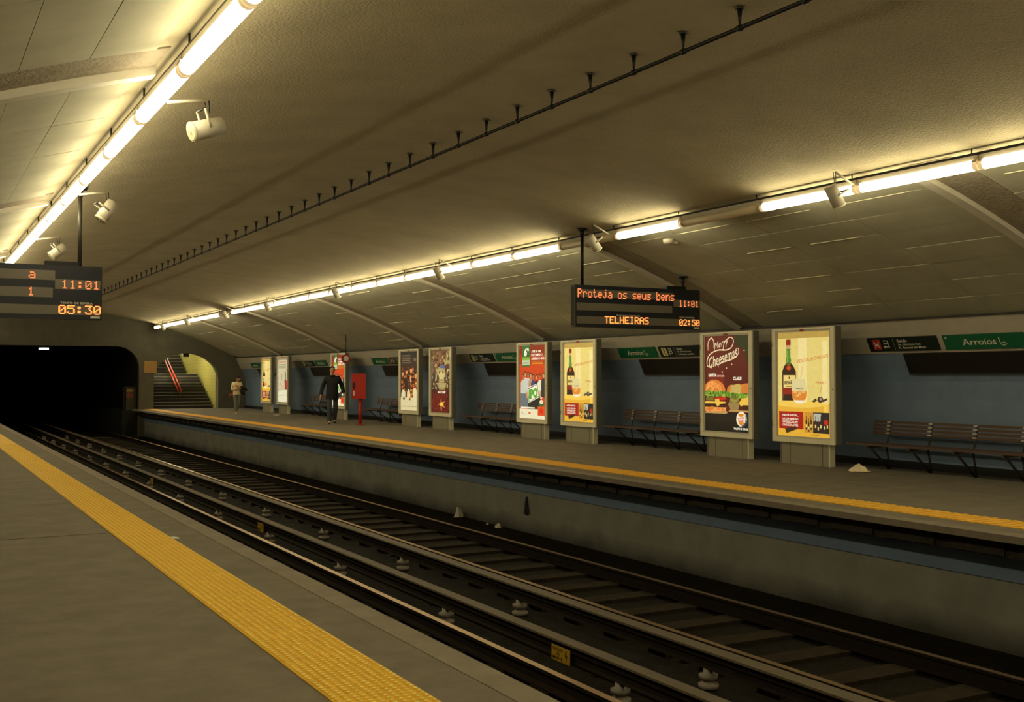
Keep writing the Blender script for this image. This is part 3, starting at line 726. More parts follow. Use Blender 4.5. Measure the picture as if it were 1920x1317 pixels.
def art_group(c):
    g = glow
    c.rect(0, 0, 1, 1, g('vermilion', (206, 70, 26))); c.rect(0, 0, 1, 0.12, g('rust', (140, 46, 22))); c.rect(0, 0.12, 1, 0.26, g('rust2', (172, 54, 22)))
    c.rect(0.10, 0.0, 0.40, 0.29, g('bank_green', (50, 108, 54))); c.rect(0.10, 0.16, 0.40, 0.20, g('lime', (130, 178, 50))); c.rect(0.10, 0.20, 0.40, 0.27, g('mint', (190, 204, 170)))
    wh = g('white', (250, 246, 225))
    c.text('6ª', 0.17, 0.03, 0.37, 0.15, wh, 0.05, 0.15); c.rect(0.13, 0.235, 0.37, 0.245, g('bank_green', (50, 108, 54)))
    c.text('ATÉ 31 DE', 0.46, 0.065, 0.84, 0.10, wh, 0.05); c.text('DEZEMBRO', 0.46, 0.115, 0.90, 0.15, wh, 0.012); c.text('ADERE O IPO', 0.46, 0.165, 0.97, 0.20, wh, 0.05)
    for v in (0.215, 0.235, 0.25): c.rect(0.47, v, 0.92, v + 0.008, g('amber2', (222, 156, 40)))
    sk = g('skin_tone', (206, 150, 100)); sk2 = g('skin_tone2', (176, 116, 74)); hr = g('hair_ink', (70, 44, 26))
    P = [(0.13, 0.42, 0.28), (0.23, 0.39, 0.26), (0.34, 0.395, 0.27), (0.44, 0.41, 0.3), (0.54, 0.425, 0.3), (0.67, 0.43, 0.3), (0.80, 0.425, 0.3), (0.94, 0.405, 0.28)]
    cols = [(190, 206, 200), (206, 206, 190), (200, 204, 210), (190, 150, 100), (60, 74, 130), (70, 54, 44), (228, 226, 206), (60, 60, 52)]
    for i, (u, v, hh) in enumerate(P):
        c.poly([(u - 0.085, v + 0.09), (u - 0.04, v + 0.05), (u + 0.04, v + 0.05), (min(0.995, u + 0.085), v + 0.09), (min(0.995, u + 0.09), v + 0.30), (u - 0.09, v + 0.30)][::-1], g('shirt%d' % i, cols[i]))
        c.ell(u, v, 0.05, 0.036, hr); c.ell(u, v + 0.010, 0.038, 0.030, sk if i % 2 else sk2)
    c.poly([(0.02, 0.66), (0.36, 0.66), (0.34, 0.86), (0.04, 0.86)][::-1], g('jeans', (110, 120, 124))); c.poly([(0.34, 0.66), (0.80, 0.66), (0.86, 0.87), (0.34, 0.87)][::-1], g('slacks', (48, 46, 40)))
    # board with three letters
    def para(e, m): c.poly([(0.33 - e, 0.60 - e * 0.6), (0.70 + e, 0.535 - e * 0.6), (0.76 + e, 0.69 + e * 0.5), (0.39 - e, 0.775 + e * 0.5)][::-1], m)
    para(0.03, wh); para(0.012, g('ink2', (40, 40, 34))); para(-0.005, wh); c.text('IPO', 0.36, 0.59, 0.72, 0.725, g('bright_green', (92, 168, 50)), 0.07, 0.1, 0.15)
    for (u, v) in ((0.30, 0.68), (0.82, 0.66)): c.ell(u, v, 0.03, 0.05, sk)
    c.rect(0, 0.87, 1, 1, g('ivory', (238, 232, 200))); c.rect(0.06, 0.845, 0.60, 0.862, wh)
    c.rect(0.72, 0.83, 0.99, 0.955, g('tag_orange', (226, 84, 36))); c.ell(0.86, 0.80, 0.10, 0.035, g('bank_green', (50, 108, 54))); c.ell(0.86, 0.77, 0.07, 0.03, g('ivory', (238, 232, 200)))
    c.ell(0.855, 0.89, 0.08, 0.035, g('red_app', (214, 50, 30))); c.ell(0.11, 0.925, 0.015, 0.014, g('ink2', (40, 40, 34))); c.ell(0.40, 0.925, 0.045, 0.014, g('tag_orange', (226, 84, 36)))
    c.rect(0.06, 0.945, 0.25, 0.948, g('grey', (170, 160, 140)))
def art_faces(c):
    g = glow
    c.rect(0, 0, 1, 1, g('umber', (58, 42, 30))); c.rect(0, 0, 1, 0.10, g('umber2', (40, 36, 30)))
    for i, v in enumerate((0.06, 0.10, 0.14, 0.18)): c.rect(0.06, v, 0.56 + 0.05 * (i % 2), v + 0.02, g('dimtext', (112, 98, 78)))
    c.ell(0.85, 0.14, 0.08, 0.03, g('dimtext', (112, 98, 78)))
    sk = g('warm_skin', (196, 112, 56)); sk2 = g('warm_skin2', (222, 160, 100)); dk = g('umber3', (84, 46, 26))
    for (u, v, ru, rv, m) in ((0.11, 0.36, 0.10, 0.08, dk), (0.12, 0.37, 0.07, 0.06, sk), (0.34, 0.33, 0.11, 0.08, dk), (0.35, 0.34, 0.07, 0.055, sk), (0.63, 0.31, 0.11, 0.08, dk), (0.63, 0.32, 0.075, 0.06, sk2), (0.92, 0.40, 0.07, 0.07, sk)):
        c.ell(u, v, ru, rv, m)
    c.poly([(0.55, 0.40), (0.66, 0.42), (0.70, 0.66), (0.58, 0.68)][::-1], sk2); c.poly([(0.05, 0.44), (0.28, 0.44), (0.20, 0.66), (0.06, 0.66)][::-1], dk); c.poly([(0.78, 0.50), (0.98, 0.46), (0.98, 0.64), (0.8, 0.62)][::-1], g('red_cloth', (166, 48, 24)))
    c.ell(0.93, 0.555, 0.06, 0.03, g('bauble', (246, 206, 70))); c.poly([(0.45, 0.78), (0.62, 0.70), (0.78, 0.62), (0.80, 0.66), (0.66, 0.76), (0.62, 0.84), (0.5, 0.84)][::-1], g('flame', (220, 130, 40)))
    c.mottle(0.05, 0.28, 0.95, 0.70, [sk, dk, g('umber', (58, 42, 30)), g('ember', (150, 78, 40)), g('umber2', (40, 36, 30))], 150, 0.012, 0.05, 5)
    for (u, v, ru, rv) in ((0.12, 0.37, 0.05, 0.045), (0.35, 0.34, 0.055, 0.045), (0.63, 0.315, 0.065, 0.05), (0.90, 0.40, 0.055, 0.05)):
        c.ell(u, v, ru, rv, sk2); c.ell(u, v - rv * 0.75, ru * 1.05, rv * 0.45, g('umber2', (40, 36, 30))); c.rect(u - ru * 0.5, v - 0.004, u - ru * 0.15, v + 0.002, dk); c.rect(u + ru * 0.15, v - 0.004, u + ru * 0.5, v + 0.002, dk); c.rect(u - ru * 0.3, v + rv * 0.45, u + ru * 0.3, v + rv * 0.55, g('red_cloth', (166, 48, 24)))
    fur = g('fur', (222, 212, 168))
    for (u, v, ru, rv) in ((0.16, 0.74, 0.13, 0.09), (0.48, 0.74, 0.10, 0.10), (0.86, 0.72, 0.13, 0.11), (0.3, 0.86, 0.3, 0.05), (0.7, 0.85, 0.3, 0.06)): c.ell(u, v, ru, rv, fur)
    c.poly([(0.0, 0.78), (1, 0.78), (1, 1), (0, 1)][::-1], fur)
    c.ell(0.20, 0.80, 0.07, 0.022, g('shade_olive', (120, 104, 50))); c.ell(0.56, 0.80, 0.06, 0.022, g('flame', (220, 130, 40))); c.rect(0.03, 0.93, 0.97, 0.936, g('shade_olive', (120, 104, 50)))
    c.ell(0.20, 0.815, 0.04, 0.012, g('umber', (58, 42, 30))); c.ell(0.56, 0.815, 0.04, 0.012, g('umber', (58, 42, 30)))
def art_collage(c):
    g = glow
    c.rect(0, 0, 1, 1, g('cocoa', (104, 72, 46))); c.rect(0, 0.62, 1, 1, g('wine', (104, 32, 24))); c.rect(0.0, 0.38, 1, 0.64, g('cocoa2', (74, 50, 34)))
    tan = g('tan', (178, 160, 104)); tan2 = g('tan2', (206, 192, 132)); bl = g('slate_blue', (92, 96, 150)); gy = g('steel', (140, 136, 120))
    c.poly([(0.86, 0.02), (0.97, 0.02), (0.97, 0.22), (0.62, 0.25), (0.72, 0.17)][::-1], tan); c.poly([(0.1, 0.06), (0.5, 0.03), (0.6, 0.2), (0.2, 0.3)][::-1], g('rose_brown', (134, 92, 60)))
    for (u, v, ru, rv, m) in ((0.6, 0.275, 0.14, 0.035, bl), (0.5, 0.34, 0.26, 0.07, tan), (0.55, 0.40, 0.17, 0.07, tan2), (0.25, 0.16, 0.1, 0.02, g('cocoa2', (74, 50, 34))), (0.2, 0.25, 0.06, 0.02, tan2), (0.9, 0.33, 0.07, 0.02, tan2), (0.32, 0.47, 0.07, 0.02, gy), (0.55, 0.54, 0.3, 0.02, tan), (0.25, 0.40, 0.06, 0.05, gy)):
        c.ell(u, v, ru, rv, m)
    c.mottle(0.05, 0.03, 0.95, 0.62, [tan, g('rose_brown', (134, 92, 60)), g('cocoa2', (74, 50, 34)), gy, g('cocoa', (104, 72, 46)), g('cocoa3', (54, 40, 30))], 190, 0.01, 0.045, 9)
    c.mottle(0.05, 0.64, 0.95, 0.98, [g('wine', (104, 32, 24)), g('wine3', (130, 44, 30)), g('cocoa3', (54, 40, 30))], 90, 0.015, 0.05, 4)
    for (u, v, ru, rv, m) in ((0.6, 0.275, 0.13, 0.03, bl), (0.52, 0.34, 0.22, 0.05, tan), (0.55, 0.41, 0.15, 0.06, tan2), (0.45, 0.36, 0.03, 0.02, g('cocoa2', (74, 50, 34))), (0.63, 0.36, 0.03, 0.02, g('cocoa2', (74, 50, 34))), (0.55, 0.54, 0.28, 0.015, tan)): c.ell(u, v, ru, rv, m)
    c.rect(0.42, 0.46, 0.70, 0.51, tan2); c.rect(0.40, 0.555, 0.78, 0.60, tan); c.rect(0.42, 0.60, 0.74, 0.64, g('tan3', (150, 138, 86)))
    c.rect(0.02, 0.16, 0.06, 0.5, gy); c.text('NDI', 0.44, 0.47, 0.68, 0.50, g('cocoa2', (74, 50, 34)), 0.03)
    wh = g('white', (250, 246, 225)); c.text('AUCHE', 0.34, 0.655, 0.78, 0.695, wh, 0.05, 0.2)
    n = 10; st = g('gold_star', (236, 176, 96))
    for i in range(n):
        t = 2 * PI * i / n; L = 0.22 if i % 2 else 0.12
        c.poly([(0.57 + 0.03 * math.cos(t + 1.57), 0.87 + 0.02 * math.sin(t + 1.57)), (0.57 - 0.03 * math.cos(t + 1.57), 0.87 - 0.02 * math.sin(t + 1.57)), (0.57 + L * math.cos(t), 0.87 + L * 0.42 * math.sin(t))], st)
    c.ell(0.57, 0.87, 0.08, 0.035, g('bauble', (246, 206, 70))); c.rect(0.54, 0.89, 0.60, 0.975, g('rose', (170, 80, 60)))
    c.rect(0.08, 0.94, 0.4, 0.944, g('rose', (170, 80, 60)))
def art_white(c):
    g = glow
    c.rect(0, 0, 1, 1, g('bone', (206, 202, 172))); c.rect(0, 0, 1, 0.05, g('taupe', (150, 132, 106)))
    for i, (v, m) in enumerate(((0.03, 'b'), (0.085, 'a'), (0.14, 'b'), (0.18, 'b'), (0.215, 'b'))): c.rect(0.06, v, 0.84, v + 0.022, g('salmon', (206, 140, 104)) if m == 'a' else g('stone', (166, 156, 122)))
    c.rect(0.92, 0.11, 0.99, 0.22, g('leaf', (120, 160, 80))); c.ell(0.93, 0.28, 0.06, 0.025, g('coral', (206, 96, 60))); c.rect(0.72, 0.32, 0.84, 0.52, g('olive', (110, 108, 70)))
    c.rect(0.36, 0.33, 0.44, 0.52, g('stone', (166, 156, 122)))
    c.mottle(0.05, 0.3, 0.65, 0.75, [g('bone', (206, 202, 172)), g('blush2', (214, 186, 160)), g('bone2', (190, 190, 160))], 60, 0.02, 0.06, 3)
    rd = g('poster_red', (180, 44, 40))
    c.ell(0.78, 0.52, 0.10, 0.035, rd); c.poly([(0.66, 0.50), (0.98, 0.52), (1.0, 0.62), (0.92, 0.72), (0.70, 0.72), (0.74, 0.60)][::-1], rd); c.rect(0.72, 0.60, 0.80, 0.73, g('wine2', (110, 34, 34)))
    c.ell(0.25, 0.60, 0.12, 0.03, g('blush', (222, 170, 150))); c.line([(0.2, 0.56), (0.5, 0.66)], 0.02, g('salmon', (206, 140, 104)))
    c.poly([(0.0, 0.78), (0.2, 0.75), (0.5, 0.735), (0.8, 0.73), (1, 0.735), (1, 1), (0, 1)][::-1], g('snow', (232, 232, 206)))
    c.rect(0.05, 0.86, 0.98, 0.865, g('stone', (166, 156, 122))); c.rect(0.5, 0.865, 0.9, 0.90, g('white', (250, 246, 225))); c.ell(0.55, 0.83, 0.03, 0.012, g('coral', (206, 96, 60)))

def poster_box(yc, art, label, xf=12.95):
    r = thing('poster_lightbox', label, 'advertising display', (xf, yc, 0), -PI / 2, 'lit poster boxes on the far platform')
    W, z0, z1, D = 1.43, 0.36, 2.26, 0.14
    b = MB(); b.box(-W / 2, W / 2, 0.012, D, z0, z1, M_boxside); b.build('body', r)
    # frame with bevelled double border, made as a holed shape
    zc = (z0 + z1) / 2 + 0.02; h2 = PH / 2 * 0.985
    fr = shape2d([rrect(-W / 2, z0, W / 2, z1, 0.012), [(-PW / 2 - 0.03, zc - h2 - 0.03), (PW / 2 + 0.03, zc - h2 - 0.03), (PW / 2 + 0.03, zc + h2 + 0.03), (-PW / 2 - 0.03, zc + h2 + 0.03)]], 0.017)
    Mx = Matrix(((1, 0, 0, 0), (0, 0, 1, -0.005), (0, 1, 0, 0), (0, 0, 0, 1)))
    b = MB(); b.add(fr, Mx, M_frame); fo = b.build('frame', r)
    fr = shape2d([[(-PW / 2 - 0.032, zc - h2 - 0.032), (PW / 2 + 0.032, zc - h2 - 0.032), (PW / 2 + 0.032, zc + h2 + 0.032), (-PW / 2 - 0.032, zc + h2 + 0.032)],
                  [(-PW / 2, zc - h2), (PW / 2, zc - h2), (PW / 2, zc + h2), (-PW / 2, zc + h2)]], 0.006)
    Mx = Matrix(((1, 0, 0, 0), (0, 0, 1, 0.002), (0, 1, 0, 0), (0, 0, 0, 1)))
    b = MB(); b.add(fr, Mx, M_white); b.build('inner_frame', fo)
    c = Canvas(PW, 2 * h2, zc - h2, 0.0105, step=0.00012); art(c); c.mb.build('poster', r, fix=False)
    b = MB(); b.box(-PW / 2 - 0.01, PW / 2 + 0.01, -0.006, -0.003, zc - h2 - 0.01, zc + h2 + 0.01, M_glass); b.build('glass_pane', r)
    b = MB(); b.box(-0.045, 0.045, -0.025, -0.0215, z1 - 0.055, z1 - 0.025, M_redpic); b.build('maker_plate', fo)
    b = MB(); b.box(-0.56, 0.56, 0.03, 0.13, 0.0, z0, M_post); b.box(-0.57, -0.545, 0.022, 0.138, 0.0, z0, M_boxside); b.box(0.545, 0.57, 0.022, 0.138, 0.0, z0, M_frame)  # cream right edge paints a highlight on the pedestal
    b.box(-0.34, -0.332, 0.028, 0.031, 0.0, z0, M_dark); b.box(0.40, 0.408, 0.028, 0.031, 0.0, z0, M_dark); b.build('pedestal', r)
    for s in (z0 + 0.25, z1 - 0.3):
        b = MB(); b.cyl((-W / 2 + 0.02, -0.024, s), (-W / 2 + 0.02, -0.024, s + 0.09), 0.008, M_white, n=8); b.build('hinge', fo)
    b = MB(); b.cyl((W / 2 - 0.03, -0.028, 1.25), (W / 2 - 0.03, -0.021, 1.25), 0.010, M_dark, n=8); b.build('lock', fo)
    return r
poster_box(13.56, art_liquor, 'backlit liqueur poster with bottle and glass, rightmost box')
poster_box(15.50, art_burger, 'backlit dark red burger poster with Merry Cheesemas lettering')
poster_box(20.48, art_liquor, 'backlit yellow liqueur poster beside the poster with a crowd on orange')
poster_box(22.53, art_group, 'backlit orange poster of a group of people holding an IPO board')
poster_box(27.62, art_collage, 'backlit brown collage poster with a golden star at its foot')
poster_box(29.80, art_faces, 'backlit dark poster with faces above white fur')
poster_box(35.85, art_group, 'backlit poster box partly hidden behind the walking man')
poster_box(42.20, art_white, 'backlit whitish poster with a red figure, near the woman')
poster_box(44.45, art_liquor, 'backlit yellow liqueur poster farthest away, by the woman')

# ------------------------------------------------------------------ wall signs and dark panels (lying on the leaning wall strip)
LEAN = math.atan2(0.13, 0.25)
def lean_thing(name, label, cat, y_far, zc, xc, lean, group):
    r = thing(name, label, cat, (xc, y_far, zc), 0, group)
    r.rotation_mode = 'QUATERNION'
    # local x -> -Y world, local z -> up the leaning wall, local -y -> towards the tracks
    up = Vector((-math.sin(lean), 0, math.cos(lean))); xr = Vector((0, -1, 0)); yb = up.cross(xr)
    r.rotation_quaternion = Matrix((xr, yb, up)).transposed().to_quaternion()
    return r
SH = 0.235
def sign_xc(z): return 13.42 + (2.345 - z) * 0.26 / 0.525 - 0.02
def wsign(y_far, W, kind, label, grp='station signs on the far wall', pic='red'):
    zc = 1.97; r = lean_thing('wall_sign', label, 'sign', y_far - W / 2, zc, sign_xc(zc) - 0.004, math.atan2(0.26, 0.525), grp)
    b = MB(); b.box(-W / 2, W / 2, -0.022, 0.0, -SH / 2, SH / 2, M_green if kind == 'green' else M_blk); b.build('board', r)
    c = Canvas(W, SH, -SH / 2, -0.0225, step=0.0004)
    if kind == 'green':
        c.text('Arroios', 0.24, 0.28, 0.66, 0.72, M_txt, 0.01)
        c.mb.build('name_lettering', r); c = Canvas(W, SH, -SH / 2, -0.0225, step=0.0004)
        c.line([(0.70, 0.25), (0.705, 0.70), (0.74, 0.80), (0.78, 0.70), (0.76, 0.6), (0.72, 0.62)], 0.014, M_txt)
        c.rect(0.03, 0.12, 0.055, 0.22, M_txt); c.mb.build('symbol', r); return r
    else:
        c.rect(0.07, 0.12, 0.19, 0.88, M_redpic if pic == 'red' else M_yelpic)
        q = M_txt if pic == 'red' else M_blk
        if pic == 'red':
            c.line([(0.09, 0.3), (0.17, 0.75)], 0.014, q); c.line([(0.17, 0.3), (0.09, 0.75)], 0.014, q); c.rect(0.10, 0.48, 0.16, 0.56, q)
        else:
            c.ell(0.13, 0.28, 0.018, 0.08, q); c.line([(0.13, 0.35), (0.12, 0.62), (0.15, 0.8)], 0.02, q); c.line([(0.10, 0.5), (0.16, 0.45)], 0.012, q)
        c.line([(0.24, 0.22), (0.30, 0.22), (0.31, 0.68), (0.25, 0.68)], 0.018, M_txt); c.rect(0.235, 0.40, 0.30, 0.47, M_txt); c.poly([(0.22, 0.68), (0.25, 0.55), (0.25, 0.8)][::-1], M_txt)
        c.rect(0.385, 0.1, 0.388, 0.9, M_txt); c.mb.build('pictogram', r); c = Canvas(W, SH, -SH / 2, -0.0225, step=0.0004)
        c.text('Saída', 0.44, 0.16, 0.58, 0.36, M_txt, 0.02); c.text('Av. Almirante Reis', 0.44, 0.44, 0.76, 0.60, M_txt, 0.02); c.text('R. Pascoal de Melo', 0.44, 0.68, 0.82, 0.84, M_txt, 0.02)
    c.mb.build('lettering', r)
    return r
bays = [(12.72, 'bg', 'red', 'right of the rightmost poster'), (19.80, 'gb', 'pale', 'between the second and third poster from the right'), (26.98, 'bg', 'pale', 'left of the orange group poster'),
        (34.25, 'gb', 'red', 'right of the red call box'), (41.6, 'bg', 'pale', 'behind the walking man'), (48.9, 'gb', 'red', 'behind the woman near the stairs')]
for (y, order, pic, where) in bays:
    kinds = {'g': 'green', 'b': 'black'}
    for i, ch in enumerate(order):
        wsign(y - i * 1.47, 1.36, kinds[ch], ('green station name sign ' if ch == 'g' else 'dark exit sign with pictogram ') + where, pic=pic)
# dark leaning panels under the signs
for (y, order, pic, where) in bays:
    W = 2.25; zc = 1.665; lean = math.atan2(0.17, 0.36)
    r = lean_thing('dark_wall_panel', 'dark leaning panel below the wall signs ' + where, 'panel', y - 0.62 - W / 2, zc, 13.735, lean, 'dark panels on the far wall')
    b = MB(); b.box(-W / 2, W / 2, -0.02, 0.03, -0.17, 0.17, M_darkpanel); b.build('board', r)
    b = MB(); b.box(-W / 2, W / 2, -0.03, -0.005, -0.185, -0.17, M_iron); b.build('lip', r)

# ------------------------------------------------------------------ benches
def bench(L):
    r = thing('slatted_bench', 'x', 'bench', (0, 0, 0))
    for i in range(4):
        b = MB(); b.box(-L / 2, L / 2, 0.30 + 0.012 * i, 0.33 + 0.012 * i, 0.545 + 0.058 * i, 0.585 + 0.058 * i, M_wood); b.build('back_slat', r)
    for i in range(4):
        b = MB(); b.box(-L / 2 - 0.12, L / 2 + 0.12, -0.16 + 0.105 * i, -0.075 + 0.105 * i, 0.385, 0.415, M_wood); b.build('seat_slat', r)
    n = 4
    for i in range(n):
        x = -L / 2 + 0.3 + (L - 0.6) * i / (n - 1)
        b = MB()
        b.box(x - 0.02, x + 0.02, -0.15, 0.28, 0.35, 0.385, M_iron)
        b.cyl((x, 0.28, 0.37), (x, 0.385, 0.75), 0.014, M_iron, n=6)
        b.cyl((x, -0.10, 0.37), (x, 0.32, 0.0), 0.018, M_iron, n=6); b.cyl((x, 0.27, 0.37), (x, 0.34, 0.0), 0.016, M_iron, n=6)
        for k in range(4): b.box(x - 0.035, x + 0.035, 0.293 + 0.012 * k, 0.30 + 0.012 * k, 0.555 + 0.058 * k, 0.575 + 0.058 * k, M_white)
        b.build('support', r)
    return r
b0 = bench(3.0)
bl = [(11.1, 'right of the rightmost poster'), (18.05, 'between the burger poster and the liqueur poster'), (25.0, 'left of the orange group poster'), (32.2, 'right of the red call box'), (39.0, 'behind the walking man')]
for i, (y, t) in enumerate(bl):
    lab = 'brown slatted bench against the blue wall, ' + t
    if i == 0: b0.location = (13.22, y, 0); b0.rotation_euler.z = -PI / 2; b0['label'] = lab; b0['group'] = 'benches along the far wall'
    else: dup(b0, (13.22, y, 0), -PI / 2, lab, 'benches along the far wall')

# ------------------------------------------------------------------ hanging displays
FONT = {
 'P': '11110,10001,10001,11110,10000,10000,10000', 'r': '00000,00000,10110,11001,10000,10000,10000', 'o': '00000,00000,01110,10001,10001,10001,01110',
 't': '01000,01000,11100,01000,01000,01001,00110', 'e': '00000,00000,01110,10001,11111,10000,01110', 'j': '00010,00000,00110,00010,00010,10010,01100',
 'a': '00000,00000,01110,00001,01111,10001,01111', 's': '00000,00000,01111,10000,01110,00001,11110', 'u': '00000,00000,10001,10001,10001,10011,01101',
 'b': '10000,10000,10110,11001,10001,10001,11110', 'n': '00000,00000,10110,11001,10001,10001,10001', 'T': '11111,00100,00100,00100,00100,00100,00100',
 'E': '11111,10000,10000,11110,10000,10000,11111', 'L': '10000,10000,10000,10000,10000,10000,11111', 'H': '10001,10001,10001,11111,10001,10001,10001',
 'I': '01110,00100,00100,00100,00100,00100,01110', 'R': '11110,10001,10001,11110,10100,10010,10001', 'A': '01110,10001,10001,11111,10001,10001,10001',
 'S': '01111,10000,10000,01110,00001,00001,11110', '0': '01110,10001,10011,10101,11001,10001,01110', '1': '00100,01100,00100,00100,00100,00100,01110',
 '2': '01110,10001,00001,00010,00100,01000,11111', '3': '11111,00010,00100,00010,00001,10001,01110', '5': '11111,10000,11110,00001,00001,10001,01110',
 ':': '00000,01100,01100,00000,01100,01100,00000', ' ': ''}
def dots(c, s, u0, v0, u1, v1, m, fill=0.86, bold=False):
    n = len(s); cw = (u1 - u0) / (6 * n - 1); chh = (v1 - v0) / 7
    c.k += 1
    for i, ch in enumerate(s):
        rows = FONT[ch].split(',') if FONT[ch] else []
        for rr, row in enumerate(rows):
            for cc, q in enumerate(row):
                if q == '1':
                    u = u0 + (6 * i + cc) * cw; v = v0 + rr * chh; f = 1.15 if bold else fill
                    c.mb.poly([c.P(u, v + chh * fill), c.P(u + cw * f, v + chh * fill), c.P(u + cw * f, v), c.P(u, v)], m)
DW, DH = 2.50, 0.68
def display(loc, label, left):
    r = thing('departure_display', label, 'information display', loc)
    b = MB(); b.box(0, DW, 0.0, 0.16, -DH, 0, M_signbox); b.build('case', r)
    b = MB(); b.box(-0.012, 0.0, 0.02, 0.14, -DH + 0.01, -0.01, M_boxside)
    for k in range(3): b.box(-0.018, -0.012, 0.035 + 0.04 * k, 0.05 + 0.04 * k, -DH + 0.03, -0.03, M_iron)
    b.build('side_cover', r)
    b = MB(); b.box(DW * 0.73, DW * 0.89, 0.03, 0.13, 0.0, 0.055, M_dark); b.build('junction_box', r)
    c = Canvas(DW, DH, -DH, -0.001, step=0.0008)
    for (u0, v0, u1, v1) in ((0.004, 0.10, 0.775, 0.28), (0.004, 0.42, 0.765, 0.60), (0.004, 0.74, 0.996, 0.915), (0.775, 0.26, 0.992, 0.44)): c.rect(u0, v0, u1, v1, M_led_win)
    for i in range(len(c.mb.v)): c.mb.v[i] = (c.mb.v[i][0] + DW / 2, c.mb.v[i][1], c.mb.v[i][2])
    scr = c.mb.build('screen', r)
    def ln(nm, *a):
        c2 = Canvas(DW, DH, -DH, -0.005, step=0.0008); dots(c2, *a)
        for i in range(len(c2.mb.v)): c2.mb.v[i] = (c2.mb.v[i][0] + DW / 2, c2.mb.v[i][1], c2.mb.v[i][2])
        c2.mb.build(nm, scr, fix=False)
    if not left:
        ln('message_text', 'Proteja os seus bens', 0.012, 0.09, 0.782, 0.30, M_led); ln('destination_text', 'TELHEIRAS', 0.218, 0.725, 0.568, 0.895, M_led2, 0.9, True)
        ln('waiting_time_text', '02:50', 0.822, 0.745, 0.994, 0.905, M_led2, 0.9, True)
    else:
        ln('message_text', 'a', 0.652, 0.09, 0.684, 0.26, M_led); ln('message_text', '1', 0.648, 0.42, 0.680, 0.58, M_led)
        ln('waiting_time_text', '05:30', 0.792, 0.735, 0.994, 0.905, M_led2, 0.9, True)
    ln('clock_text', '11:01', 0.822 if not left else 0.805, 0.27, 0.988, 0.43, M_led)
    c3 = Canvas(DW, DH, -DH, -0.003, step=0.0008)
    c3.text('TEMPO DE ESPERA', 0.80 if left else 0.82, 0.675, 0.955, 0.715, M_txt, 0.02)
    if not left: c3.text('PRÓXIMO COMBOIO', 0.31, 0.672, 0.50, 0.715, M_txt, 0.02)
    c3.rect(0.945, 0.93, 0.99, 0.975, M_txt)
    for i in range(len(c3.mb.v)): c3.mb.v[i] = (c3.mb.v[i][0] + DW / 2, c3.mb.v[i][1], c3.mb.v[i][2])
    c3.mb.build('lettering', r)
    for u in ((0.068, 0.88) if not left else (0.12, 0.895)):
        x = DW * u; X = loc[0] + x; top = vz(X) - loc[2]
        if XR + 0.14 < X: top -= 0.03
        b = MB(); b.cyl((x, 0.08, 0), (x, 0.08, top - 0.004), 0.026, M_dark if not left else M_iron, n=12); b.build('pole', r)
        b = MB(); b.cyl((x, 0.08, top - 0.035), (x, 0.08, top - 0.004), 0.075, M_dark, n=16, r1=0.10); b.cyl((x, 0.08, top - 0.12), (x, 0.08, top - 0.035), 0.035, M_dark, n=12); b.build('ceiling_flange', r)
display((9.38, 14.9, 2.93), 'black hanging display with orange Proteja os seus bens message', False)
display((2.19 - DW, 14.9, 2.86), 'black hanging display at the left edge showing 05:30', True)
# small beam detector on the haunch
b = MB(); x = 10.35; b.lathe([(0.02, 0.0), (0.07, 0.01), (0.085, 0.04), (0.085, 0.075)], (x, 13.75, vz(x) - 0.11), M_white, 14); b.box(x + 0.04, x + 0.16, 13.72, 13.78, vz(x + 0.1) - 0.07, vz(x + 0.1) - 0.02, M_white)
tag(b.build('smoke_detector'), 'small white ceiling detector right of the display pole', 'detector')

# ------------------------------------------------------------------ red call box and round sign
r = thing('call_box', 'red call box on a red pole beside the walking man', 'call box', (12.0, 31.4, 0), -0.35)
b = MB(); b.box(-0.21, 0.21, -0.09, 0.12, 0.78, 1.55, M_red); b.build('case', r)
b = MB(); b.box(-0.19, -0.11, -0.10, -0.089, 1.38, 1.50, M_red); b.box(-0.18, -0.11, -0.105, -0.089, 1.08, 1.28, M_signbox); b.box(-0.17, -0.12, -0.105, -0.089, 0.88, 1.02, M_paper); b.build('handset_panel', r)
b = MB(); b.box(-0.08, 0.19, -0.096, -0.089, 0.82, 1.51, M_red); b.build('door', r)
b = MB(); b.cyl((0.05, 0.02, 0.0), (0.05, 0.02, 0.78), 0.05, M_red, n=14); b.cyl((0.05, 0.02, 0), (0.05, 0.02, 0.02), 0.11, M_red, n=14); b.build('pole', r)
r = thing('round_sign', 'small round red sign with pale centre above the walking man', 'sign', (12.4, 33.6, 2.03), -0.3)
b = MB(); b.cyl((0, -0.02, 0), (0, 0.0, 0), 0.145, mat('round_red', (150, 30, 22), 0.5), n=24); b.build('disc', r)
b = MB(); b.cyl((0.005, -0.026, 0.01), (0.005, -0.02, 0.01), 0.085, M_txt, n=20); b.build('pale_centre', r)
b = MB(); top = vz(12.4) - 0.035 - 2.03; b.cyl((0, 0.012, 0.0), (0, 0.012, top), 0.012, M_dark, n=8); b.build('hanger_rod', r)

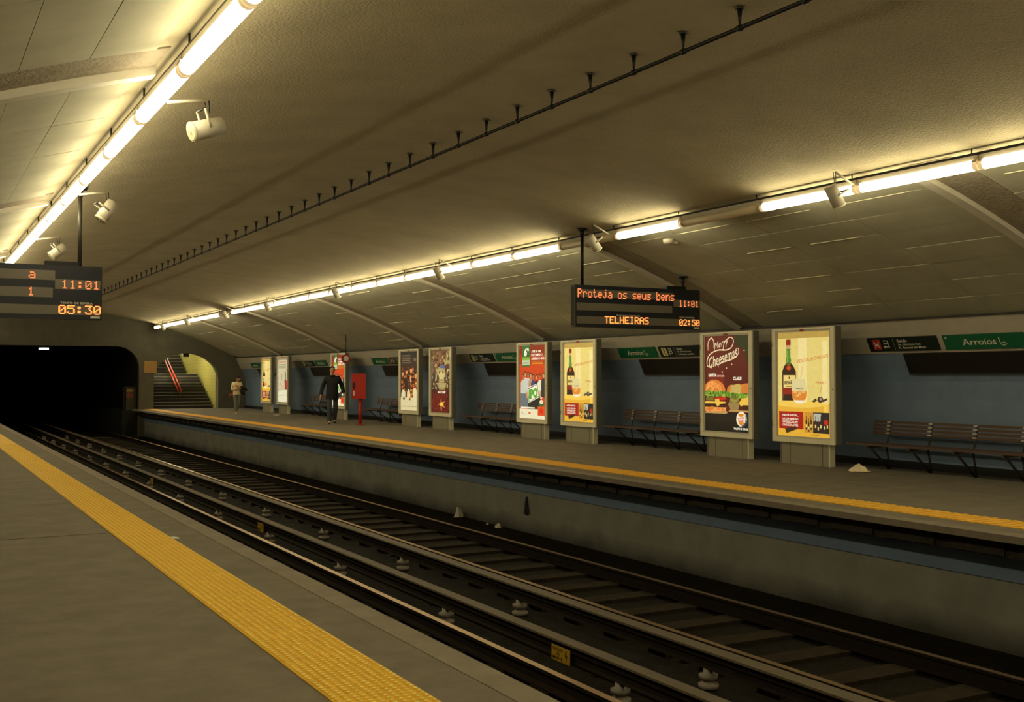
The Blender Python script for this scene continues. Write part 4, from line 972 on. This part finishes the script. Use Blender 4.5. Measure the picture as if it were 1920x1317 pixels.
# ------------------------------------------------------------------ end wall things
b = MB(); b.box(-0.27, 0.27, -0.03, 0, -0.26, 0.26, mat('beige_board', (172, 132, 74), 0.6, noise=0.12, nscale=9)); 
tag(b.build('square_sign', None, (9.58, PY1 - 0.001, 1.89)), 'square beige board on the end wall beside the stairs', 'sign')
r = thing('platform_end_gate', 'low dark gate with no-entry pictogram at the tunnel mouth', 'gate', (8.84, PY1 + 0.62, -0.05))
b = MB()
for x in (-0.29, 0.27): b.box(x, x + 0.02, -0.01, 0.01, 0, 1.05, M_iron)
b.box(-0.29, 0.29, -0.01, 0.01, 1.03, 1.05, M_iron); b.build('frame', r)
b = MB(); b.box(-0.20, 0.24, -0.012, 0.0, 0.0, 1.0, mat('gate_panel', (70, 64, 44), 0.7)); b.build('panel', r)
c = Canvas(0.44, 1.0, 0, -0.014); c.rect(0.1, 0.06, 0.75, 0.18, mat('gate_yellow', (150, 122, 54), 0.6)); c.ell(0.45, 0.33, 0.25, 0.11, mat('pic_red', (190, 60, 44), 0.6), 20); c.ell(0.45, 0.33, 0.18, 0.08, mat('pic_dark', (70, 50, 40), 0.6), 20)
c.line([(0.3, 0.26), (0.6, 0.40)], 0.03, mat('pic_red', (190, 60, 44))); c.mb.build('pictogram', r)
# stair handrail
r = thing('stair_handrail', 'double red handrail in the middle of the stairs', 'handrail', (11.1, 0, 0))
for s in (-1, 1):
    b = MB(); b.tube([(s * 0.07, 52.0, 0.78), (s * 0.07, 55.3, 2.36), (s * 0.07, 57.0, 2.42)], 0.032, M_red, 10); b.build('rail', r)
for (y, z0, z1) in ((52.0, 0.29 + 0.0, 0.80), (53.6, 1.16, 1.56), (55.2, 1.595, 2.32)):
    b = MB(); b.cyl((0, y + 0.03, z0), (0, y + 0.03, z1), 0.02, M_iron, n=8); b.box(-0.07, 0.07, y + 0.02, y + 0.04, z1 - 0.03, z1, M_iron); b.build('post', r)
r = thing('stairwell_lamp', 'bright fluorescent lamp on the stairwell ceiling', 'ceiling light', (11.0, 53.0, 2.72))
b = MB(); b.box(-0.75, 0.75, -0.06, 0.06, 0.02, 0.08, M_housing); b.build('housing', r)
b = MB(); b.cyl((-0.7, 0, 0), (0.7, 0, 0), 0.03, M_stairlamp, n=10); b.build('tube', r)
r2 = dup(r, (11.0, 57.5, 4.0), None, 'second fluorescent lamp higher on the stairwell ceiling')
r = thing('tunnel_lamp', 'small white lamp inside the tunnel mouth', 'lamp', (5.45, 54.0, 2.72))
b = MB(); b.box(-0.22, 0.22, -0.05, 0.05, 0.05, 0.09, M_iron); b.box(-0.02, 0.02, -0.02, 0.02, 0.09, 0.225, M_iron); b.build('housing', r)
b = MB(); b.cyl((-0.2, 0, 0.01), (0.2, 0, 0.01), 0.045, M_tunlamp, n=10); b.build('tube', r)
b = MB(); b.box(11.05, 11.3, PY1 + 0.12, PY1 + 0.3, 2.36, 2.53, M_dark); tag(b.build('arch_lamp_box'), 'small dark box under the crown of the stair arch', 'box')

# ------------------------------------------------------------------ litter
def crumple(name, label, cat, loc, sx, sy, h, mats, seed, rz=0.0):
    rnd = random.Random(seed); b = MB(); n = 7; k = 0
    P = {}
    for i in range(n):
        for j in range(n):
            u, v = i / (n - 1) - 0.5, j / (n - 1) - 0.5
            P[i, j] = len(b.v)
            hh = max(0.002, h * (1 - 3.2 * (u * u + v * v)) + rnd.uniform(-0.25, 0.35) * h)
            if i in (0, n - 1) or j in (0, n - 1): hh = rnd.uniform(0.001, 0.18 * h)
            b.v.append((u * sx + rnd.uniform(-.06, .06) * sx, v * sy + rnd.uniform(-.06, .06) * sy, hh))
    for i in range(n - 1):
        for j in range(n - 1): b.face([P[i, j], P[i + 1, j], P[i + 1, j + 1], P[i, j + 1]], mats[(i * 3 + j) % len(mats)] if len(mats) > 1 and i > 3 else mats[0])
    o = b.build(name, None, loc, rz, fix=False)
    sm = o.modifiers.new('thick', 'SOLIDIFY'); sm.thickness = 0.003
    return tag(o, label, cat)
crumple('paper_scrap', 'small white paper scrap on the near platform beside the yellow strip', 'litter', (2.12, 10.15, 0.001), 0.09, 0.10, 0.012, [M_paper], 1)
crumple('crumpled_newspaper', 'crumpled pale newspaper on the far platform beside the rightmost poster', 'litter', (12.75, 12.15, 0.001), 0.16, 0.30, 0.10, [mat('newspaper', (248, 228, 190), 0.8)], 2, 0.3)
crumple('white_rag', 'white pointed rag at the foot of the far track wall', 'litter', (9.2, 18.8, SZ + 0.001), 0.16, 0.16, 0.17, [M_paper], 5)
crumple('food_wrapper', 'white and orange wrapper at the foot of the far track wall', 'litter', (9.2, 17.2, SZ + 0.001), 0.12, 0.14, 0.07, [M_paper, mat('wrapper_orange', (220, 90, 30))], 6)
crumple('paper_shred', 'tiny white shred left of the orange wrapper', 'litter', (9.22, 17.65, SZ + 0.001), 0.05, 0.06, 0.03, [M_paper], 7)
crumple('flat_paper', 'flat pale paper on the far platform between the two farthest posters', 'litter', (12.3, 40.8, 0.001), 0.2, 0.3, 0.02, [M_paper], 8)
b = MB(); rnd = random.Random(4); dk = mat('black_bag', (28, 26, 26), 0.5); gb = mat('grey_bag', (120, 110, 100), 0.6)
pts = [(0.0, 0.0), (0.02, -0.05), (0.035, -0.12), (0.06, -0.2), (0.11, -0.3), (0.05, -0.29), (0.0, -0.33), (-0.03, -0.28), (-0.1, -0.31), (-0.06, -0.22), (-0.04, -0.13), (-0.02, -0.06)]
k = len(b.v); b.v += [(0.0 - 0.0, -p[0], p[1]) for p in pts] + [(-0.03 - 0.02 * rnd.random(), -p[0] * 0.7, p[1] * 0.92 - 0.01) for p in pts]
n = len(pts)
for i in range(n): j = (i + 1) % n; b.face([k + i, k + j, k + n + j, k + n + i], dk)
b.face([k + n + i for i in range(n)], dk); b.poly([(-0.055, 0.0, -0.15), (-0.058, 0.05, -0.26), (-0.058, -0.0, -0.25)], gb)
tag(b.build('torn_black_bag', None, (9.339, 16.4, -0.60), fix=False), 'torn black bag hanging on the grey track wall', 'litter')

# ------------------------------------------------------------------ people
def skin_mesh(V, E, sub=2):
    me = bpy.data.meshes.new('sk'); me.from_pydata([v[0] for v in V], E, [])
    o = bpy.data.objects.new('sk', me); COL.objects.link(o)
    o.modifiers.new('s', 'SKIN'); 
    if not me.skin_vertices:
        bm = bmesh.new(); bm.from_mesh(me); bm.verts.layers.skin.verify(); bm.to_mesh(me); bm.free()
    for i, v in enumerate(V):
        rr = v[1]; rr = rr if isinstance(rr, tuple) else (rr, rr)
        me.skin_vertices[0].data[i].radius = rr
        me.skin_vertices[0].data[i].use_root = (i == 0)
    o.modifiers['s'].use_smooth_shade = True
    ss = o.modifiers.new('ss', 'SUBSURF'); ss.levels = sub; ss.render_levels = sub
    dg = bpy.context.evaluated_depsgraph_get(); out = bpy.data.meshes.new_from_object(o.evaluated_get(dg))
    bpy.data.objects.remove(o); return out
class Sk:
    def __init__(s): s.V = []; s.E = []
    def chain(s, pts, start=None):
        prev = start
        for p, r in pts:
            s.V.append((p, r)); i = len(s.V) - 1
            if prev is not None: s.E.append((prev, i))
            prev = i
        return prev
    def hand(s, w, wrist, d, side, curl=0.3):
        """five fingers off a palm; d = pointing direction, side = across the palm towards the thumb"""
        d = Vector(d).normalized(); side = Vector(side); side = (side - d * side.dot(d)).normalized(); nrm = d.cross(side); wp_ = Vector(wrist)
        pm = s.chain([(tuple(wp_ + d * 0.045), (0.032, 0.02))], w)
        for k, L in enumerate((0.068, 0.078, 0.072, 0.056)):
            off = side * (0.030 - 0.020 * k); a = wp_ + d * 0.085 + off
            s.chain([(tuple(a), 0.010), (tuple(a + d * L * 0.5 + nrm * curl * 0.02), 0.009), (tuple(a + d * L * 0.9 + nrm * curl * 0.06), 0.007)], pm)
        a = wp_ + d * 0.03 + side * 0.035
        s.chain([(tuple(a), 0.011), (tuple(a + d * 0.035 + side * 0.02), 0.009), (tuple(a + d * 0.06 + side * 0.022), 0.007)], pm)
def head_into(b, c, sc, turn=0.0, bow=0.0, m=None):
    """head with brow, nose, chin, ears facing local -y"""
    c = Vector(c); R = Matrix.Rotation(turn, 3, 'Z') @ Matrix.Rotation(bow, 3, 'X'); st = len(b.v)
    b.ball((0, 0, 0), (0.075, 0.095, 0.115), m, 20, 16)
    for i in range(st, len(b.v)):
        x, y, z = b.v[i]
        if z < 0: x *= 1 - 0.9 * (-z / 0.115) ** 2 * 0.35; y = y * (1 - 0.12 * (-z / 0.115)) - 0.006 * (-z / 0.115)
        if y < 0: 
            g = math.exp(-(x / 0.016) ** 2 - ((z + 0.015) / 0.022) ** 2); y -= 0.022 * g
            for e in (-1, 1): y += 0.010 * math.exp(-((x - e * 0.030) / 0.014) ** 2 - ((z - 0.006) / 0.012) ** 2)
            y -= 0.006 * math.exp(-(x / 0.022) ** 2 - ((z + 0.052) / 0.008) ** 2)
        b.v[i] = (x, y, z)
    for e in (-1, 1): b.ball((e * 0.077, 0.006, -0.005), (0.010, 0.020, 0.030), m, 8, 6)
    for i in range(st, len(b.v)): b.v[i] = tuple(c + R @ (Vector(b.v[i]) * sc))
    return lambda p: tuple(c + R @ (Vector(p) * sc))
def person(loc, rz, label, P):
    r = thing('person', label, 'person', loc, rz)
    sk = Sk()
    pv = sk.chain([(P['pelvis'], 0.085 * P.get('bw', 1.0) ** 2)]); bw = P.get('bw', 1.0); sp = sk.chain([(P['belly'], 0.085 * bw), (P['chest'], (0.10 * bw, 0.065 * bw)), (P['neck0'], 0.055), (P['neck1'], 0.050)], pv); chest = 2
    for s in ('L', 'R'):
        k = sk.chain([(P['sh' + s], 0.052), (P['el' + s], 0.040), (P['wr' + s], 0.026)], chest)
        sk.hand(k, P['wr' + s], P['hd' + s], P['hs' + s], P.get('curl', 0.3))
        k = sk.chain([(P['hip' + s], 0.070 * bw * bw), (P['kn' + s], 0.046), (P['an' + s], 0.038), (P['to' + s], 0.03)], pv)
    me = skin_mesh(sk.V, sk.E, 2)
    b = MB(); b.add(me, Matrix.Identity(4), M_skin); tf = head_into(b, P['head'], P.get('hsc', 1.0), P.get('turn', 0), P.get('bow', 0), M_skin)
    b.build('body', r)
    # eyes, hair
    b = MB()
    for e in (-1, 1): b.ball(tf((e * 0.030, -0.082, 0.006)), (0.009, 0.009, 0.006), M_hair, 8, 6)
    for e in (-1, 1): b.ball(tf((e * 0.031, -0.090, 0.024)), (0.016, 0.005, 0.003), M_hair, 8, 6)
    b.ball(tf((0, -0.090, -0.052)), (0.020, 0.006, 0.004), mat('lips', (140, 70, 58), 0.6), 10, 6)
    b.build('facial_features', r)
    b = MB(); st = len(b.v); b.ball((0, 0.012, 0.022), (0.083, 0.095, 0.108), M_hair, 18, 12)
    for i in range(st, len(b.v)):
        x, y, z = b.v[i]
        if y < -0.02 and z < 0.072: y = -0.02 + (y + 0.02) * 0.2
        if P.get('longhair') and z < 0 and y > 0: z *= 1.5
        b.v[i] = tf((x, y, z))
    b.build('hair', r)
    # upper garment
    sk = Sk(); T = P['top']
    hz = T['hem'][2]
    pv = sk.chain([((0, 0, hz - 0.03), T['rh']), ((0, 0, hz - 0.015), T['rh']), (T['hem'], T['rh']), (P['pelvis'], T['rp']), (P['belly'], T['rb']), (P['chest'], T['rc']), (P['neck0'], T['rn'])])
    for s in ('L', 'R'):
        w0 = Vector(P['el' + s]).lerp(Vector(P['wr' + s]), T.get('sleeve', 0.93))
        sk.chain([(P['sh' + s], T['rs']), (tuple(Vector(P['sh' + s]).lerp(Vector(P['el' + s]), 0.5)), T['ra']), (P['el' + s], T['ra'] * 0.95), (tuple(w0), T['rw']), (tuple(w0 + (w0 - Vector(P['el' + s])).normalized() * 0.012), T['rw'])], 5)
    b = MB(); b.add(skin_mesh(sk.V, sk.E, 2), Matrix.Identity(4), T['mat']); b.build(T['name'], r)
    # trousers
    sk = Sk(); pv = sk.chain([(P['pelvis'], P['leg'][0])])
    for s in ('L', 'R'):
        a = Vector(P['kn' + s]).lerp(Vector(P['an' + s]), 0.97); a2 = a + (a - Vector(P['kn' + s])).normalized() * 0.03
        sk.chain([(P['hip' + s], P['leg'][1]), (tuple(Vector(P['hip' + s]).lerp(Vector(P['kn' + s]), 0.5)), P['leg'][1] * 0.92), (P['kn' + s], P['leg'][2]), (tuple(a), P['leg'][3]), (tuple(a2), P['leg'][3])], pv)
    b = MB(); b.add(skin_mesh(sk.V, sk.E, 2), Matrix.Identity(4), P['legmat']); b.build('trousers', r)
    for s in ('L', 'R'):
        an = Vector(P['an' + s]); to = Vector(P['to' + s]); d = (to - an); d.z = 0; d.normalize()
        h = an - d * 0.05; h.z = P.get('sole' + s, 0.0) + 0.035
        sk = Sk(); sk.chain([(tuple(h), (0.036, 0.036)), (tuple(h + d * 0.12), (0.042, 0.035)), (tuple(h + d * 0.22 + Vector((0, 0, -0.006))), (0.038, 0.026))])
        sk.chain([((an.x, an.y, h.z + 0.05), 0.036)], 0)
        b = MB(); b.add(skin_mesh(sk.V, sk.E, 2), Matrix.Identity(4), P['shoemat']); b.build('shoe', r)
    return r
M_jack = mat('black_jacket', (22, 21, 24), 0.7, bump=0.01, bscale=12); M_jean = mat('grey_jeans', (66, 70, 78), 0.8, bump=0.004, bscale=30)
man = dict(pelvis=(0, 0, 0.95), belly=(0, 0, 1.13), chest=(0, 0.0, 1.36), neck0=(0, 0.0, 1.47), neck1=(0, -0.012, 1.54), head=(0, -0.03, 1.655), turn=0.05, bow=0.08,
    shL=(-0.19, 0, 1.41), elL=(-0.30, 0.04, 1.14), wrL=(-0.36, -0.06, 0.90), hdL=(-0.15, -0.25, -1), hsL=(0.2, -1, 0),
    shR=(0.19, 0, 1.41), elR=(0.31, 0.07, 1.15), wrR=(0.34, -0.08, 0.95), hdR=(0.05, -0.5, -0.8), hsR=(-0.3, -1, 0),
    hipL=(-0.095, 0, 0.90), knL=(-0.10, -0.13, 0.50), anL=(-0.10, -0.14, 0.09), toL=(-0.11, -0.30, 0.04),
    hipR=(0.095, 0, 0.90), knR=(0.10, 0.0, 0.50), anR=(0.09, 0.24, 0.14), toR=(0.10, 0.10, 0.05), soleR=0.02,
    top=dict(hem=(0, 0, 0.77), rh=(0.22, 0.165), rp=(0.21, 0.16), rb=(0.185, 0.14), rc=(0.20, 0.13), rn=(0.085, 0.075), rs=0.09, ra=0.075, rw=0.06, mat=M_jack, name='jacket'),
    leg=(0.105, 0.09, 0.08, 0.074), legmat=M_jean, shoemat=mat('black_shoes', (20, 18, 17), 0.4))
m_ = person((11.5, 32.35, 0), -0.25, 'person in a black jacket and grey trousers walking towards the camera', man)
# collar
b = MB(); b.lathe([(0.10, 1.445), (0.105, 1.48), (0.088, 1.51), (0.072, 1.505), (0.07, 1.47)], (0, 0, 0), M_jack, 16); b.build('collar', m_)
woman = dict(pelvis=(0, 0, 0.88), belly=(0, 0, 1.02), chest=(0, 0.0, 1.20), neck0=(0.01, -0.01, 1.30), neck1=(0.02, -0.03, 1.355), head=(0.05, -0.075, 1.445), turn=0.5, bow=0.55, hsc=0.95,
    shL=(-0.155, 0, 1.245), elL=(-0.20, -0.03, 1.00), wrL=(0.0, -0.19, 1.05), hdL=(1, 0.1, 0.1), hsL=(0, 0, 1),
    shR=(0.155, 0, 1.245), elR=(0.22, -0.04, 1.02), wrR=(0.04, -0.20, 1.12), hdR=(-1, -0.1, 0.2), hsR=(0, 0, 1),
    hipL=(-0.085, 0, 0.84), knL=(-0.06, -0.06, 0.47), anL=(-0.03, -0.05, 0.08), toL=(-0.05, -0.2, 0.03),
    hipR=(0.085, 0, 0.84), knR=(0.07, 0.04, 0.46), anR=(0.05, 0.20, 0.13), toR=(0.05, 0.05, 0.05), soleR=0.03,
    top=dict(hem=(0, 0, 0.82), rh=(0.165, 0.135), rp=(0.165, 0.135), rb=(0.145, 0.12), rc=(0.165, 0.13), rn=(0.075, 0.07), rs=0.078, ra=0.056, rw=0.042, mat=mat('cream_top', (246, 224, 180), 0.8), name='top'),
    bw=0.8, leg=(0.082, 0.074, 0.062, 0.05), legmat=mat('grey_trousers', (128, 128, 114), 0.8), shoemat=mat('pale_shoes', (226, 200, 160), 0.6), longhair=False)
w_ = person((11.25, 42.6, 0), -0.1, 'person in a cream top with folded arms holding a dark jacket', woman)
w_.scale = (0.96, 0.96, 0.95)
o = crumple('dark_jacket', 'dark jacket draped over the folded arms of the person in cream', 'jacket', (11.25 + 0.20, 42.6 - 0.15, 0.72), 0.30, 0.20, 0.1, [M_jack], 11)
# rebuild the draped jacket as a hanging fold
bpy.data.objects.remove(o)
sk = Sk(); e = sk.chain([((0.12, -0.17, 1.10), (0.07, 0.05)), ((0.19, -0.15, 1.02), (0.09, 0.07)), ((0.20, -0.13, 0.90), (0.10, 0.06)), ((0.17, -0.12, 0.76), (0.08, 0.05))]); sk.chain([((0.30, -0.13, 1.00), (0.07, 0.05)), ((0.37, -0.12, 0.90), 0.05)], 1); sk.chain([((0.28, -0.12, 0.74), 0.05)], 2)
b = MB(); b.add(skin_mesh(sk.V, sk.E, 2), Matrix.Identity(4), M_jack)
tag(b.build('dark_jacket', None, (11.25, 42.6, 0), -0.1), 'dark jacket draped over the folded arms of the person in cream', 'jacket')
r = thing('shoulder_bag', 'reddish bag hanging at the hip of the person in cream', 'bag', (11.25, 42.6, 0), -0.1)
sk = Sk(); sk.chain([((-0.19, 0.06, 0.82), (0.03, 0.05)), ((-0.21, 0.06, 0.73), (0.04, 0.09)), ((-0.21, 0.06, 0.64), (0.04, 0.09))])
b = MB(); b.add(skin_mesh(sk.V, sk.E, 1), Matrix.Identity(4), mat('bag_red', (150, 70, 46), 0.6)); b.build('pouch', r)
b = MB(); b.tube([(-0.19, 0.06, 0.84), (-0.17, 0.075, 1.05), (-0.155, 0.04, 1.30)], 0.008, mat('bag_red', (150, 70, 46))); b.build('strap', r)
